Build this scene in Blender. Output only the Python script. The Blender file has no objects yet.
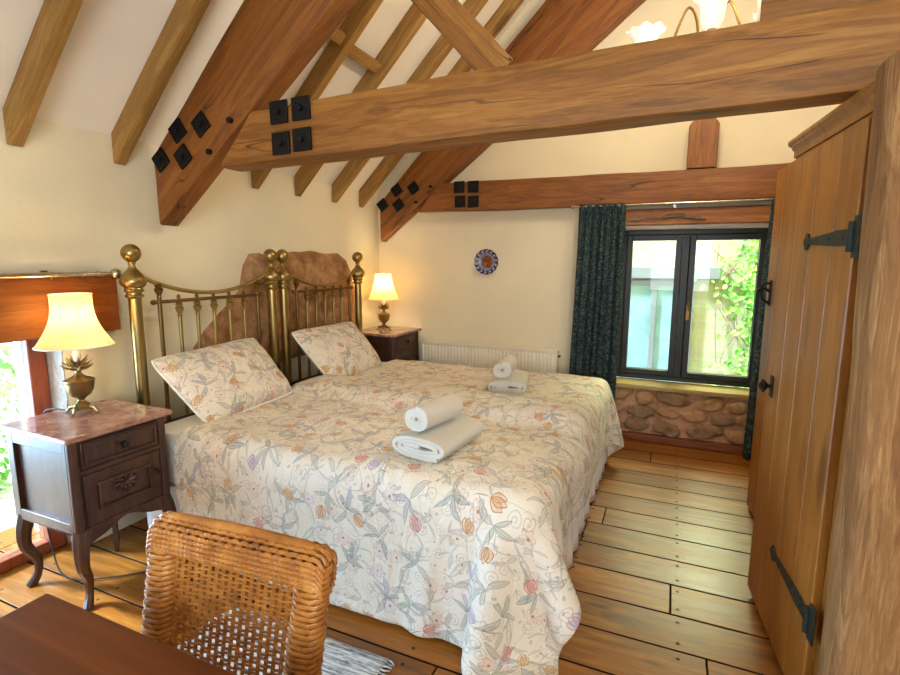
import bpy, bmesh, math, random
import numpy as np
from mathutils import Vector, Matrix, noise as mnoise

random.seed(7)
PI = math.pi
S = bpy.context.scene
COL = S.collection

# ------------------------------------------------------------------ camera, world, light, exposure
yaw, pitch, roll = math.radians(-23.5374), math.radians(8.3717), math.radians(0.2388)
fwd = Vector((math.sin(yaw)*math.cos(pitch), math.cos(yaw)*math.cos(pitch), -math.sin(pitch)))
rt = Vector((math.cos(yaw), -math.sin(yaw), 0))
up = rt.cross(fwd)
rt2 = math.cos(roll)*rt + math.sin(roll)*up
up2 = -math.sin(roll)*rt + math.cos(roll)*up
cam = bpy.data.cameras.new('camera')
camo = bpy.data.objects.new('camera', cam)
COL.objects.link(camo)
m3 = Matrix((rt2, up2, -fwd)).transposed()
camo.matrix_world = Matrix.Translation((0, 0, 1.45)) @ m3.to_4x4()
cam.sensor_width = 36
cam.lens = 36*510.6/900
cam.clip_start = 0.02
S.camera = camo

W = bpy.data.worlds.new('sky')
S.world = W
W.use_nodes = True
wn = W.node_tree
wn.nodes.clear()
bg = wn.nodes.new('ShaderNodeBackground')
wo = wn.nodes.new('ShaderNodeOutputWorld')
tcw = wn.nodes.new('ShaderNodeTexCoord')
spw = wn.nodes.new('ShaderNodeSeparateXYZ')
rpw = wn.nodes.new('ShaderNodeValToRGB')
rpw.color_ramp.elements[0].position = 0.0
rpw.color_ramp.elements[0].color = (0.80, 0.86, 0.92, 1)
rpw.color_ramp.elements[1].position = 0.7
rpw.color_ramp.elements[1].color = (0.55, 0.74, 1.0, 1)
wn.links.new(tcw.outputs['Generated'], spw.inputs[0])
wn.links.new(spw.outputs[2], rpw.inputs[0])
wn.links.new(rpw.outputs[0], bg.inputs[0])
bg.inputs[1].default_value = 1.7
wn.links.new(bg.outputs[0], wo.inputs[0])


def area(name, loc, target, sx, sy, power, col):
    l = bpy.data.lights.new(name, 'AREA')
    l.shape = 'RECTANGLE'
    l.size, l.size_y, l.energy, l.color = sx, sy, power, col
    o = bpy.data.objects.new(name, l)
    o.location = loc
    o.rotation_euler = (Vector(target)-Vector(loc)).to_track_quat('-Z', 'Y').to_euler()
    COL.objects.link(o)
    return o


# daylight arriving through the glazed opening in the headboard wall; fill added from behind the camera
area('daylight_left', (-3.4, 0.45, 0.80), (-1.6, 1.35, 0.25), 1.3, 1.0, 95, (0.36, 0.63, 1.0))
area('fill_rear', (0.6, -1.9, 1.7), (-0.6, 2.5, 1.2), 2.2, 1.6, 70, (0.84, 0.92, 1.0))  # added fill light, set in the invented opening of the rear wall
area('daylight_back', (0.7, 5.95, 2.4), (0.0, 3.4, 0.2), 1.8, 1.0, 170, (0.96, 1.0, 0.58))

sun = bpy.data.lights.new('sun', 'SUN')
sun.energy, sun.angle, sun.color = 20.0, math.radians(7.0), (0.80, 0.91, 1.0)
suno = bpy.data.objects.new('sun', sun)
suno.rotation_euler = Vector((0.70, 0.26, -0.66)).to_track_quat('-Z', 'Y').to_euler()
COL.objects.link(suno)
S.cycles.caustics_reflective = False
S.cycles.caustics_refractive = False

S.view_settings.view_transform = 'Standard'
S.view_settings.look = 'None'
S.view_settings.gamma = 1
S.view_settings.use_curve_mapping = False
S.view_settings.exposure = 0.43
CHANDELIER_W, LAMP_W, FARLAMP_W = 50, 2.0, 4.2


# ------------------------------------------------------------------ helpers: objects
def tag(o, label=None, cat=None, group=None, kind=None):
    if label: o['label'] = label
    if cat: o['category'] = cat
    if group: o['group'] = group
    if kind: o['kind'] = kind
    return o


def thing(name, label, cat, loc=(0, 0, 0), rz=0.0, group=None):
    o = bpy.data.objects.new(name, None)
    o.empty_display_size = 0.1
    COL.objects.link(o)
    o.location = loc
    o.rotation_euler = (0, 0, rz)
    return tag(o, label, cat, group)


class MB:
    def __init__(s):
        s.v, s.f = [], []

    def add(s, vs, fs):
        b = len(s.v)
        s.v += [tuple(v) for v in vs]
        s.f += [tuple(b+i for i in f) for f in fs]
        return s

    def box(s, x0, x1, y0, y1, z0, z1):
        vs = [(x, y, z) for z in (z0, z1) for y in (y0, y1) for x in (x0, x1)]
        return s.add(vs, [(0, 2, 3, 1), (4, 5, 7, 6), (0, 1, 5, 4), (2, 6, 7, 3), (0, 4, 6, 2), (1, 3, 7, 5)])

    def tube(s, pts, r, n=10, caps=True, closed=False):
        pts = [Vector(p) for p in pts]
        m = len(pts)
        rs = r if isinstance(r, (list, tuple)) else [r]*m
        vs, fs = [], []
        prev = None
        for i, p in enumerate(pts):
            if closed:
                t = (pts[(i+1) % m]-pts[i-1])
            else:
                t = pts[min(i+1, m-1)]-pts[max(i-1, 0)]
            if t.length < 1e-9: t = Vector((0, 0, 1))
            t.normalize()
            if prev is None:
                a = Vector((0, 0, 1)) if abs(t.z) < 0.9 else Vector((1, 0, 0))
                u = t.cross(a).normalized()
            else:
                u = prev - t*prev.dot(t)
                u = u.normalized() if u.length > 1e-6 else t.orthogonal().normalized()
            prev = u
            w = t.cross(u)
            for k in range(n):
                a = 2*PI*k/n
                vs.append(p+rs[i]*(math.cos(a)*u+math.sin(a)*w))
        for i in range(m if closed else m-1):
            j = (i+1) % m
            for k in range(n):
                k2 = (k+1) % n
                fs.append((i*n+k, i*n+k2, j*n+k2, j*n+k))
        if caps and not closed:
            fs.append(tuple(range(n-1, -1, -1)))
            fs.append(tuple((m-1)*n+k for k in range(n)))
        return s.add(vs, fs)

    def lathe(s, prof, c=(0, 0, 0), n=24, squash=1.0):
        vs, fs = [], []
        m = len(prof)
        for r, z in prof:
            for k in range(n):
                a = 2*PI*k/n
                vs.append((c[0]+r*math.cos(a), c[1]+r*math.sin(a)*squash, c[2]+z))
        for i in range(m-1):
            for k in range(n):
                k2 = (k+1) % n
                fs.append((i*n+k, i*n+k2, (i+1)*n+k2, (i+1)*n+k))
        if prof[0][0] > 1e-4: fs.append(tuple(range(n-1, -1, -1)))
        if prof[-1][0] > 1e-4: fs.append(tuple((m-1)*n+k for k in range(n)))
        return s.add(vs, fs)

    def prism(s, poly, fn0, fn1):
        n = len(poly)
        vs = [fn0(*p) for p in poly]+[fn1(*p) for p in poly]
        fs = [tuple(range(n-1, -1, -1)), tuple(range(n, 2*n))]
        fs += [(i, (i+1) % n, n+(i+1) % n, n+i) for i in range(n)]
        return s.add(vs, fs)

    def grid(s, P, flip=False):
        h, w = len(P), len(P[0])
        vs = [tuple(P[i][j]) for i in range(h) for j in range(w)]
        fs = []
        for i in range(h-1):
            for j in range(w-1):
                f = (i*w+j, i*w+j+1, (i+1)*w+j+1, (i+1)*w+j)
                fs.append(f[::-1] if flip else f)
        return s.add(vs, fs)

    def build(s, name, mat, parent=None, loc=None, bevel=0.0, smooth=True, ang=35, recalc=True, segs=2):
        me = bpy.data.meshes.new(name)
        me.from_pydata(s.v, [], s.f)
        if recalc:
            bm = bmesh.new()
            bm.from_mesh(me)
            bmesh.ops.remove_doubles(bm, verts=bm.verts, dist=1e-6)
            bmesh.ops.recalc_face_normals(bm, faces=bm.faces)
            bm.to_mesh(me)
            bm.free()
        if smooth:
            me.shade_smooth()
            me.set_sharp_from_angle(angle=math.radians(ang))
        if mat: me.materials.append(mat)
        o = bpy.data.objects.new(name, me)
        COL.objects.link(o)
        if parent: o.parent = parent
        if loc: o.location = loc
        if bevel > 0:
            b = o.modifiers.new('bevel', 'BEVEL')
            b.width, b.segments, b.limit_method, b.angle_limit = bevel, segs, 'ANGLE', math.radians(40)
        return o


def box(name, mat, parent, x0, x1, y0, y1, z0, z1, bevel=0.003):
    return MB().box(x0, x1, y0, y1, z0, z1).build(name, mat, parent, bevel=bevel)


def structure(o):
    o['kind'] = 'structure'
    return o


def copy_tree(o, parent=None):
    c = o.copy()
    COL.objects.link(c)
    if parent: c.parent = parent
    for ch in list(o.children):
        copy_tree(ch, c)
    return c


def timber_mb(L, w, h, amp=0.004, sh0=0.0, sh1=0.0, step=0.07, seed=0, taper=1.0, r=0.012, wave=0.0):
    """hand-hewn baulk along local X from 0 to L, y in +-w/2, z in +-h/2, slanted end cuts sh0, sh1"""
    n = max(2, int(L/step))
    ring = []
    for (cy, cz, a0) in ((1, 1, 0), (-1, 1, 90), (-1, -1, 180), (1, -1, 270)):
        for k in range(3):
            a = math.radians(a0+45*k)
            ring.append((cy*(w/2-r)+r*math.cos(a), cz*(h/2-r)+r*math.sin(a), k == 1))
    # add midpoints on the wide faces
    full = []
    for i, p in enumerate(ring):
        q = ring[(i+1) % len(ring)]
        full.append((p[0], p[1]))
        if (i % 3) == 2:
            for t in (0.33, 0.67):
                full.append((p[0]*(1-t)+q[0]*t, p[1]*(1-t)+q[1]*t))
    m = len(full)
    vs, fs = [], []
    for i in range(n+1):
        t = i/n
        k = 1+(taper-1)*t
        for (y, z) in full:
            z2 = z*k
            x = t*L+(1-t)*sh0*z2+t*sh1*z2
            q = Vector((x*2.2+seed*13.1, y*7+seed*3.7, z2*7))
            d = mnoise.noise_vector(q)*amp+mnoise.noise_vector(q*0.35)*wave
            vs.append((x+(0 if i in (0, n) else d.x), y+d.y, z2+d.z))
    for i in range(n):
        for k in range(m):
            k2 = (k+1) % m
            fs.append((i*m+k, i*m+k2, (i+1)*m+k2, (i+1)*m+k))
    fs.append(tuple(range(m-1, -1, -1)))
    fs.append(tuple(n*m+k for k in range(m)))
    b = MB()
    b.add(vs, fs)
    return b


# ------------------------------------------------------------------ helpers: materials
class G:
    def __init__(s, name):
        s.m = bpy.data.materials.new(name)
        s.m.use_nodes = True
        s.t = s.m.node_tree
        s.t.nodes.clear()
        s.o = s.t.nodes.new('ShaderNodeOutputMaterial')

    def put(s, sock, v):
        if v is None: return
        if isinstance(v, bpy.types.NodeSocket):
            s.t.links.new(v, sock)
        elif isinstance(v, (tuple, list)) and sock.type == 'RGBA' and len(v) == 3:
            sock.default_value = (*v, 1)
        else:
            sock.default_value = v

    def n(s, typ, ins=None, **props):
        nd = s.t.nodes.new('ShaderNode'+typ)
        for k, v in props.items(): setattr(nd, k, v)
        for k, v in (ins or {}).items(): s.put(nd.inputs[k], v)
        return nd

    def m_(s, op, a, b=None, c=None, clamp=False):
        nd = s.n('Math', {0: a, 1: b, 2: c}, operation=op, use_clamp=clamp)
        return nd.outputs[0]

    def v_(s, op, a, b=None, scale=None):
        nd = s.n('VectorMath', {0: a, 1: b}, operation=op)
        if scale is not None: s.put(nd.inputs['Scale'], scale)
        return nd.outputs['Value'] if op in ('LENGTH', 'DISTANCE', 'DOT_PRODUCT') else nd.outputs[0]

    def mix(s, f, a, b, mode='MIX'):
        nd = s.n('Mix', None, data_type='RGBA', blend_type=mode)
        s.put(nd.inputs[0], f)
        s.put(nd.inputs[6], a)
        s.put(nd.inputs[7], b)
        return nd.outputs[2]

    def ramp(s, f, stops, interp='LINEAR'):
        nd = s.n('ValToRGB', {0: f})
        cr = nd.color_ramp
        cr.interpolation = interp
        while len(cr.elements) < len(stops): cr.elements.new(0.5)
        for e, (p, c) in zip(cr.elements, stops):
            e.position = p
            e.color = (*c, 1) if len(c) == 3 else c
        return nd.outputs[0]

    def smooth(s, x, a, b, lo=0.0, hi=1.0):
        nd = s.n('MapRange', {0: x, 1: a, 2: b, 3: lo, 4: hi}, interpolation_type='SMOOTHSTEP')
        return nd.outputs[0]

    def noise(s, vec, scale, detail=3.0, rough=0.55, dist=0.0):
        nd = s.n('TexNoise', {'Vector': vec, 'Scale': scale, 'Detail': detail, 'Roughness': rough, 'Distortion': dist})
        return nd.outputs[0]

    def coord(s, kind='Object'):
        return s.n('TexCoord').outputs[kind]

    def objvec(s, scale=(1, 1, 1), rand=True):
        v = s.coord('Object')
        if rand:
            r = s.n('ObjectInfo').outputs['Random']
            off = s.n('CombineXYZ', {0: s.m_('MULTIPLY', r, 37.0), 1: s.m_('MULTIPLY', r, 91.0), 2: s.m_('MULTIPLY', r, 53.0)}).outputs[0]
            v = s.v_('ADD', v, off)
        return s.v_('MULTIPLY', v, scale)

    def sep(s, v):
        o = s.n('SeparateXYZ', {0: v}).outputs
        return o[0], o[1], o[2]

    def bump(s, h, strength=0.3, dist=0.01):
        return s.n('Bump', {'Height': h, 'Strength': strength, 'Distance': dist}).outputs[0]

    def bsdf(s, col, rough=0.5, metal=0.0, normal=None, **extra):
        ins = {'Base Color': col, 'Roughness': rough, 'Metallic': metal}
        if normal is not None: ins['Normal'] = normal
        ins.update(extra)
        nd = s.n('BsdfPrincipled', ins)
        s.t.links.new(nd.outputs[0], s.o.inputs[0])
        return s.m


def hexc(r, g, b):
    f = lambda c: (c/255/12.92) if c/255 <= 0.04045 else ((c/255+0.055)/1.055)**2.4
    return (f(r), f(g), f(b))


def wood(name, dark, mid, light, axis='X', rough=0.55, crack=0.5, knots=True, fine=1.0, bump=0.25, coat=0.0, spec=0.5):
    g = G(name)
    sc = {'X': (0.55, 6, 6), 'Y': (6, 0.55, 6), 'Z': (6, 6, 0.55)}[axis]
    v = g.objvec(tuple(c*fine for c in sc))
    warp = g.noise(v, 0.8, 2)
    n1 = g.noise(v, 2.2, 6, 0.62, 0.6)
    n2 = g.noise(v, 11.0, 4, 0.6, 0.2)
    ringc = g.m_('FRACT', g.m_('MULTIPLY', g.m_('ADD', n1, g.m_('MULTIPLY', warp, 0.6)), 7.0))
    ring = g.m_('ABSOLUTE', g.m_('SUBTRACT', ringc, 0.5))
    f = g.m_('ADD', g.m_('MULTIPLY', n1, 0.62), g.m_('ADD', g.m_('MULTIPLY', ring, 0.28), g.m_('MULTIPLY', n2, 0.24)))
    col = g.ramp(f, [(0.28, dark), (0.5, mid), (0.72, light)])
    blot = g.noise(g.objvec((0.9, 0.9, 0.9)), 2.6, 3, 0.6)
    col = g.mix(g.smooth(blot, 0.35, 0.75), g.mix(0.22, col, dark), col)
    h = g.m_('ADD', n2, g.m_('MULTIPLY', ring, 0.7))
    if knots:
        kv = g.objvec({'X': (1.1, 4, 4), 'Y': (4, 1.1, 4), 'Z': (4, 4, 1.1)}[axis])
        vo = g.n('TexVoronoi', {'Vector': kv, 'Scale': 1.0, 'Randomness': 1.0})
        k = g.smooth(vo.outputs['Distance'], 0.05, 0.17, 1, 0)
        sel = g.m_('GREATER_THAN', g.sep(vo.outputs['Color'])[0], 0.55)
        k = g.m_('MULTIPLY', k, sel)
        col = g.mix(g.m_('MULTIPLY', k, 0.7), col, tuple(c*0.45 for c in dark))
    if crack > 0:
        cv = g.objvec({'X': (0.5, 5, 5), 'Y': (5, 0.5, 5), 'Z': (5, 5, 0.5)}[axis])
        c0 = g.noise(cv, 1.3, 2, 0.5, 0.1)
        line = g.smooth(g.m_('ABSOLUTE', g.m_('SUBTRACT', c0, 0.5)), 0.0, 0.007, 1, 0)
        gate = g.smooth(g.noise(g.objvec((1, 1, 1)), 2.0, 1), 0.44, 0.54)
        line = g.m_('MULTIPLY', g.m_('MULTIPLY', line, gate), crack)
        col = g.mix(line, col, (0.02, 0.012, 0.006))
        h = g.m_('SUBTRACT', h, g.m_('MULTIPLY', line, 2.0))
    rg = g.m_('ADD', g.m_('MULTIPLY', n2, 0.2), rough-0.1)
    return g.bsdf(col, rg, 0, g.bump(h, bump, 0.006), **{'Specular IOR Level': spec}, **({'Coat Weight': coat, 'Coat Roughness': 0.25} if coat else {}))


def plain(name, col, rough=0.5, metal=0.0, nscale=30, namt=0.08, bump=0.0, var=0.1, **ex):
    g = G(name)
    n = g.noise(g.coord('Object'), nscale, 4)
    c = g.mix(g.smooth(n, 0.3, 0.7), tuple(x*(1-var) for x in col), tuple(min(1, x*(1+var)) for x in col))
    r = g.m_('ADD', g.m_('MULTIPLY', n, namt*2), rough-namt)
    return g.bsdf(c, r, metal, g.bump(n, bump, 0.01) if bump else None, **ex)


def plaster(name, col):
    g = G(name)
    c = g.coord('Object')
    n = g.noise(c, 1.6, 4, 0.55)
    n2 = g.noise(c, 38, 3, 0.6)
    n3 = g.noise(c, 5.0, 3, 0.5)
    cc = g.mix(g.smooth(n, 0.3, 0.72), tuple(x*0.93 for x in col), col)
    h = g.m_('ADD', g.m_('MULTIPLY', n2, 0.15), g.m_('MULTIPLY', n3, 1.0))
    return g.bsdf(cc, 0.9, 0, g.bump(h, 0.25, 0.02))


def floor_material():
    g = G('old_pine_boards')
    c = g.coord('Object')
    x, y, z = g.sep(c)
    bw = 0.2155
    yy = g.m_('ADD', g.m_('DIVIDE', g.m_('SUBTRACT', y, 0.005), bw), g.m_('MULTIPLY', g.noise(g.v_('MULTIPLY', c, (0.5, 3.0, 1)), 1.0, 1), 0.08))
    row = g.m_('FLOOR', yy)
    fy = g.m_('FRACT', yy)
    rnd = g.n('TexWhiteNoise', {'W': row}, noise_dimensions='1D').outputs['Value']
    rnd2 = g.n('TexWhiteNoise', {'W': g.m_('ADD', row, 77.3)}, noise_dimensions='1D').outputs['Value']
    xs = g.m_('DIVIDE', g.m_('ADD', x, g.m_('MULTIPLY', rnd, 3.3)), 2.35)
    seg = g.m_('FLOOR', xs)
    fx = g.m_('FRACT', xs)
    rnd3 = g.n('TexWhiteNoise', {'Vector': g.n('CombineXYZ', {0: seg, 1: row}).outputs[0]}, noise_dimensions='2D').outputs['Value']
    gv = g.v_('ADD', g.v_('MULTIPLY', c, (0.9, 9, 1)), g.n('CombineXYZ', {0: g.m_('MULTIPLY', rnd3, 50), 1: g.m_('MULTIPLY', rnd2, 30)}).outputs[0])
    n1 = g.noise(gv, 1.6, 6, 0.62, 1.0)
    n2 = g.noise(gv, 9, 4, 0.6)
    f = g.m_('ADD', g.m_('MULTIPLY', n1, 0.75), g.m_('MULTIPLY', n2, 0.25))
    col = g.ramp(f, [(0.3, hexc(108, 70, 22)), (0.5, hexc(158, 100, 34)), (0.68, hexc(194, 138, 54))])
    tone = g.ramp(rnd3, [(0.0, hexc(205, 190, 170)), (0.5, hexc(240, 228, 212)), (1.0, hexc(255, 240, 215))])
    col = g.mix(1.0, col, tone, 'MULTIPLY')
    wear = g.smooth(g.noise(g.v_('MULTIPLY', c, (1.2, 3.5, 1)), 2.2, 5, 0.7), 0.56, 0.72)
    col = g.mix(g.m_('MULTIPLY', wear, 0.62), col, hexc(86, 66, 36))
    scuff = g.smooth(g.noise(g.v_('MULTIPLY', c, (3.0, 6.0, 1)), 5.0, 6, 0.75, 0.8), 0.60, 0.70)
    col = g.mix(g.m_('MULTIPLY', scuff, 0.5), col, hexc(58, 46, 26))
    # gaps and butt joints
    ey = g.m_('MINIMUM', fy, g.m_('SUBTRACT', 1.0, fy))
    gap = g.smooth(ey, 0.012, 0.030, 1, 0)
    ex = g.m_('MINIMUM', fx, g.m_('SUBTRACT', 1.0, fx))
    gap2 = g.smooth(ex, 0.0008, 0.0022, 1, 0)
    gap = g.m_('MAXIMUM', gap, gap2)
    # nails: two per board at every joist
    jx = g.m_('FRACT', g.m_('DIVIDE', g.m_('ADD', x, 0.13), 0.46))
    dx = g.m_('MULTIPLY', g.m_('SUBTRACT', jx, 0.5), 0.46)
    dy1 = g.m_('MULTIPLY', g.m_('SUBTRACT', g.m_('ABSOLUTE', g.m_('SUBTRACT', fy, 0.5)), 0.3), bw)
    d = g.m_('SQRT', g.m_('ADD', g.m_('MULTIPLY', dx, dx), g.m_('MULTIPLY', dy1, dy1)))
    nail = g.smooth(d, 0.0055, 0.0095, 1, 0)
    kv = g.n('TexVoronoi', {'Vector': g.v_('MULTIPLY', gv, (2.0, 0.8, 1)), 'Scale': 1.0})
    knot = g.m_('MULTIPLY', g.smooth(kv.outputs['Distance'], 0.04, 0.14, 1, 0), g.m_('GREATER_THAN', g.sep(kv.outputs['Color'])[1], 0.6))
    col = g.mix(g.m_('MULTIPLY', knot, 0.6), col, hexc(70, 42, 20))
    col = g.mix(g.m_('MAXIMUM', gap, g.m_('MULTIPLY', nail, 0.85)), col, (0.012, 0.008, 0.005))
    h = g.m_('SUBTRACT', g.m_('MULTIPLY', f, 0.25), g.m_('MULTIPLY', gap, 1.2))
    rough = g.m_('ADD', g.m_('ADD', 0.25, g.m_('MULTIPLY', n1, 0.22)), g.m_('MULTIPLY', g.m_('MAXIMUM', gap, nail), 0.5))
    return g.bsdf(col, rough, 0, g.bump(h, 0.35, 0.006), **{'Specular IOR Level': g.m_('MULTIPLY', g.m_('SUBTRACT', 1.0, gap), 0.42)})


def floral_material(name, dens=1.0, off=0.0, base=hexc(234, 223, 204)):
    g = G(name)
    uv = g.v_('ADD', g.coord('UV'), (off, off*1.7, 0))
    wob = g.n('TexNoise', {'Vector': uv, 'Scale': 9.0, 'Detail': 2.0}).outputs[1]
    uvw = g.v_('ADD', uv, g.v_('SCALE', g.v_('SUBTRACT', wob, (0.5, 0.5, 0.5)), scale=0.03))

    def cell(density, seed, rnd=0.8):
        v = g.v_('ADD', g.v_('SCALE', uvw, scale=density*dens), (seed, seed*1.37, 0))
        vo = g.n('TexVoronoi', {'Vector': v, 'Scale': 1.0, 'Randomness': rnd}, voronoi_dimensions='2D')
        d = g.v_('SUBTRACT', v, vo.outputs['Position'])
        r, gg, b = g.sep(vo.outputs['Color'])
        rot = g.n('VectorRotate', {'Vector': d, 'Angle': g.m_('MULTIPLY', r, 6.283)}, rotation_type='Z_AXIS').outputs[0]
        return rot, r, gg, b

    def rotz(v, a):
        return g.n('VectorRotate', {'Vector': v, 'Angle': a}, rotation_type='Z_AXIS').outputs[0]

    def petal(v, L, wd, bend, ang, x0=0.0):
        x, y, _ = g.sep(rotz(v, ang) if ang else v)
        t = g.m_('DIVIDE', g.m_('SUBTRACT', x, x0), L)
        w = g.m_('MULTIPLY', g.m_('MULTIPLY', t, g.m_('SUBTRACT', 1.0, t)), 4*wd)
        yy = g.m_('SUBTRACT', y, g.m_('MULTIPLY', g.m_('MULTIPLY', t, t), bend)) if bend else y
        return g.m_('SUBTRACT', w, g.m_('ABSOLUTE', yy)), yy

    def draw(col, e, yy, fill, edge, ew=0.016, fa=0.75, stripes=45.0):
        ins = g.smooth(e, 0.0, 0.008)
        bord = g.m_('MULTIPLY', ins, g.smooth(e, ew*0.5, ew*1.4, 1, 0))
        st = g.m_('MULTIPLY', g.m_('ADD', g.m_('SINE', g.m_('MULTIPLY', yy, stripes*3)), 1.0), 0.16)
        col = g.mix(g.m_('MULTIPLY', ins, g.m_('SUBTRACT', fa, st)), col, fill)
        return g.mix(g.m_('MULTIPLY', bord, 0.85), col, edge)

    col = base
    # thin scrolling stems
    for sc, sd, cc in ((3.2, 3.1, hexc(150, 150, 132)), (4.6, 8.3, hexc(164, 160, 150))):
        nz = g.noise(g.v_('ADD', uv, (sd, sd, 0)), sc*dens, 1, 0.4, 0.4)
        ln = g.smooth(g.m_('ABSOLUTE', g.m_('SUBTRACT', nz, 0.5)), 0.0015, 0.005, 0.5, 0)
        col = g.mix(ln, col, cc)
    # spiral tendrils
    v, r, a, b = cell(6.0, 4.2)
    x, y, _ = g.sep(v)
    rad = g.v_('LENGTH', v)
    th = g.m_('DIVIDE', g.m_('ARCTAN2', y, x), 6.283)
    sp = g.m_('ABSOLUTE', g.m_('SUBTRACT', g.m_('FRACT', g.m_('SUBTRACT', g.m_('DIVIDE', rad, 0.12), th)), 0.5))
    ln = g.m_('MULTIPLY', g.smooth(sp, 0.06, 0.14, 1, 0), g.m_('LESS_THAN', rad, 0.24))
    col = g.mix(g.m_('MULTIPLY', ln, 0.45), col, hexc(138, 134, 122))
    # small berries / buds
    v, r, a, b = cell(13.0, 11.0)
    e = g.m_('SUBTRACT', 0.16, g.v_('LENGTH', g.v_('MULTIPLY', v, (1, 1.7, 1))))
    e = g.m_('SUBTRACT', e, g.m_('MULTIPLY', g.m_('GREATER_THAN', a, 0.45), 1.0))
    col = draw(col, e, e, g.ramp(b, [(0.0, hexc(190, 160, 130)), (0.5, hexc(160, 160, 160)), (1.0, hexc(205, 160, 150))], 'CONSTANT'), hexc(140, 120, 105), 0.03, 0.6)
    # curling grey-green sprays between the flowers
    v, r, a, b = cell(4.3, 131.0, 0.9)
    for L, wd, bend, ang in ((0.46, 0.045, 0.24, 0.2), (0.40, 0.034, -0.22, -0.7), (0.42, 0.036, 0.20, 1.3), (0.38, 0.034, -0.2, 2.9)):
        e, yy = petal(v, L, wd, bend, ang)
        col = draw(col, e, yy, hexc(172, 172, 158), hexc(118, 118, 108), 0.010, 0.55, 50)
    # small flowers (six petals)
    v, r, a, b = cell(5.2, 23.0)
    x, y, _ = g.sep(v)
    rad = g.v_('LENGTH', v)
    th = g.m_('ARCTAN2', y, x)
    rr = g.m_('MULTIPLY', g.m_('ADD', 0.62, g.m_('MULTIPLY', g.m_('ABSOLUTE', g.m_('SINE', g.m_('MULTIPLY', th, 3.0))), 0.38)), 0.27)
    e = g.m_('SUBTRACT', rr, rad)
    e = g.m_('SUBTRACT', e, g.m_('MULTIPLY', g.m_('GREATER_THAN', a, 0.6), 1.0))
    col = draw(col, e, th, g.ramp(b, [(0.0, hexc(222, 182, 172)), (0.4, hexc(205, 190, 205)), (0.7, hexc(225, 196, 160))], 'CONSTANT'), hexc(178, 140, 135), 0.02, 0.42, 4)
    col = g.mix(g.m_('MULTIPLY', g.smooth(rad, 0.03, 0.06, 1, 0), g.m_('GREATER_THAN', e, 0.0)), col, hexc(175, 130, 80))
    # slender pale leaves
    v, r, a, b = cell(2.7, 71.0, 0.85)
    for L, wd, bend, ang in ((0.48, 0.026, 0.22, 0.3), (0.46, 0.024, -0.20, -0.5), (0.44, 0.022, 0.18, 2.2), (0.40, 0.024, -0.16, 3.6)):
        e, yy = petal(v, L, wd, bend, ang)
        col = draw(col, e, yy, hexc(176, 178, 168), hexc(138, 138, 130), 0.008, 0.6, 60)
    # big acanthus leaves, three to a spray
    v, r, a, b = cell(3.4, 31.0, 0.85)
    lf = g.ramp(b, [(0.0, hexc(140, 152, 152)), (0.35, hexc(158, 164, 142)), (0.7, hexc(144, 150, 168))], 'CONSTANT')
    for L, wd, bend, ang in ((0.50, 0.070, 0.16, 0.0), (0.42, 0.055, -0.14, 0.85), (0.40, 0.050, 0.10, -0.75)):
        e, yy = petal(v, L, wd, bend, ang)
        col = draw(col, e, yy, lf, hexc(112, 116, 116), 0.012, 0.66, 38)
    e, yy = petal(v, 0.45, 0.075, -0.2, 3.0)
    col = draw(col, e, yy, hexc(162, 160, 150), hexc(110, 106, 96), 0.012, 0.6, 38)
    # tulips: three petals and a stalk
    v, r, a, b = cell(3.3, 47.0, 0.85)
    tf = g.ramp(b, [(0.0, hexc(214, 160, 102)), (0.38, hexc(222, 160, 148)), (0.66, hexc(222, 178, 120)), (0.88, hexc(200, 176, 194))], 'CONSTANT')
    te = g.ramp(b, [(0.0, hexc(172, 112, 58)), (0.38, hexc(186, 110, 104)), (0.66, hexc(180, 130, 70)), (0.88, hexc(158, 128, 150))], 'CONSTANT')
    gate = g.m_('MULTIPLY', g.m_('GREATER_THAN', a, 0.86), 1.0)
    for L, wd, bend, ang in ((0.30, 0.085, 0.05, 0.45), (0.30, 0.085, -0.05, -0.45), (0.33, 0.075, 0.0, 0.0)):
        e, yy = petal(v, L, wd, bend, ang)
        col = draw(col, g.m_('SUBTRACT', e, gate), yy, tf, te, 0.020, 0.62, 30)
    e, yy = petal(v, 0.36, 0.012, 0.12, 3.14)
    col = draw(col, g.m_('SUBTRACT', e, gate), yy, hexc(140, 145, 125), hexc(120, 125, 105), 0.01, 0.8)
    wr = g.noise(uv, 14, 4, 0.6, 0.6)
    wv = g.noise(uv, 420, 1)
    h = g.m_('ADD', g.m_('MULTIPLY', wr, 1.0), g.m_('MULTIPLY', wv, 0.03))
    return g.bsdf(col, 0.85, 0, g.bump(h, 0.55, 0.03), **{'Sheen Weight': 0.1})


def stone_material(name, c1, c2, c3):
    g = G(name)
    c = g.coord('Object')
    n = g.noise(c, 7, 6, 0.65, 0.4)
    n2 = g.noise(c, 45, 4, 0.6)
    col = g.ramp(n, [(0.3, c1), (0.5, c2), (0.7, c3)])
    col = g.mix(g.m_('MULTIPLY', g.smooth(n2, 0.5, 0.75), 0.35), col, tuple(x*0.5 for x in c1))
    return g.bsdf(col, 0.92, 0, g.bump(g.m_('ADD', n2, n), 0.5, 0.015))


def glass_material(name, tint=(0.95, 0.98, 0.97)):
    g = G(name)
    tr = g.n('BsdfTransparent', {0: tint})
    gl = g.n('BsdfGlossy', {0: (1, 1, 1), 'Roughness': 0.02})
    fr = g.n('Fresnel', {'IOR': 1.45})
    mx = g.n('MixShader', {0: g.m_('MULTIPLY', fr.outputs[0], 0.6), 1: tr.outputs[0], 2: gl.outputs[0]})
    g.t.links.new(mx.outputs[0], g.o.inputs[0])
    return g.m


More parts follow.
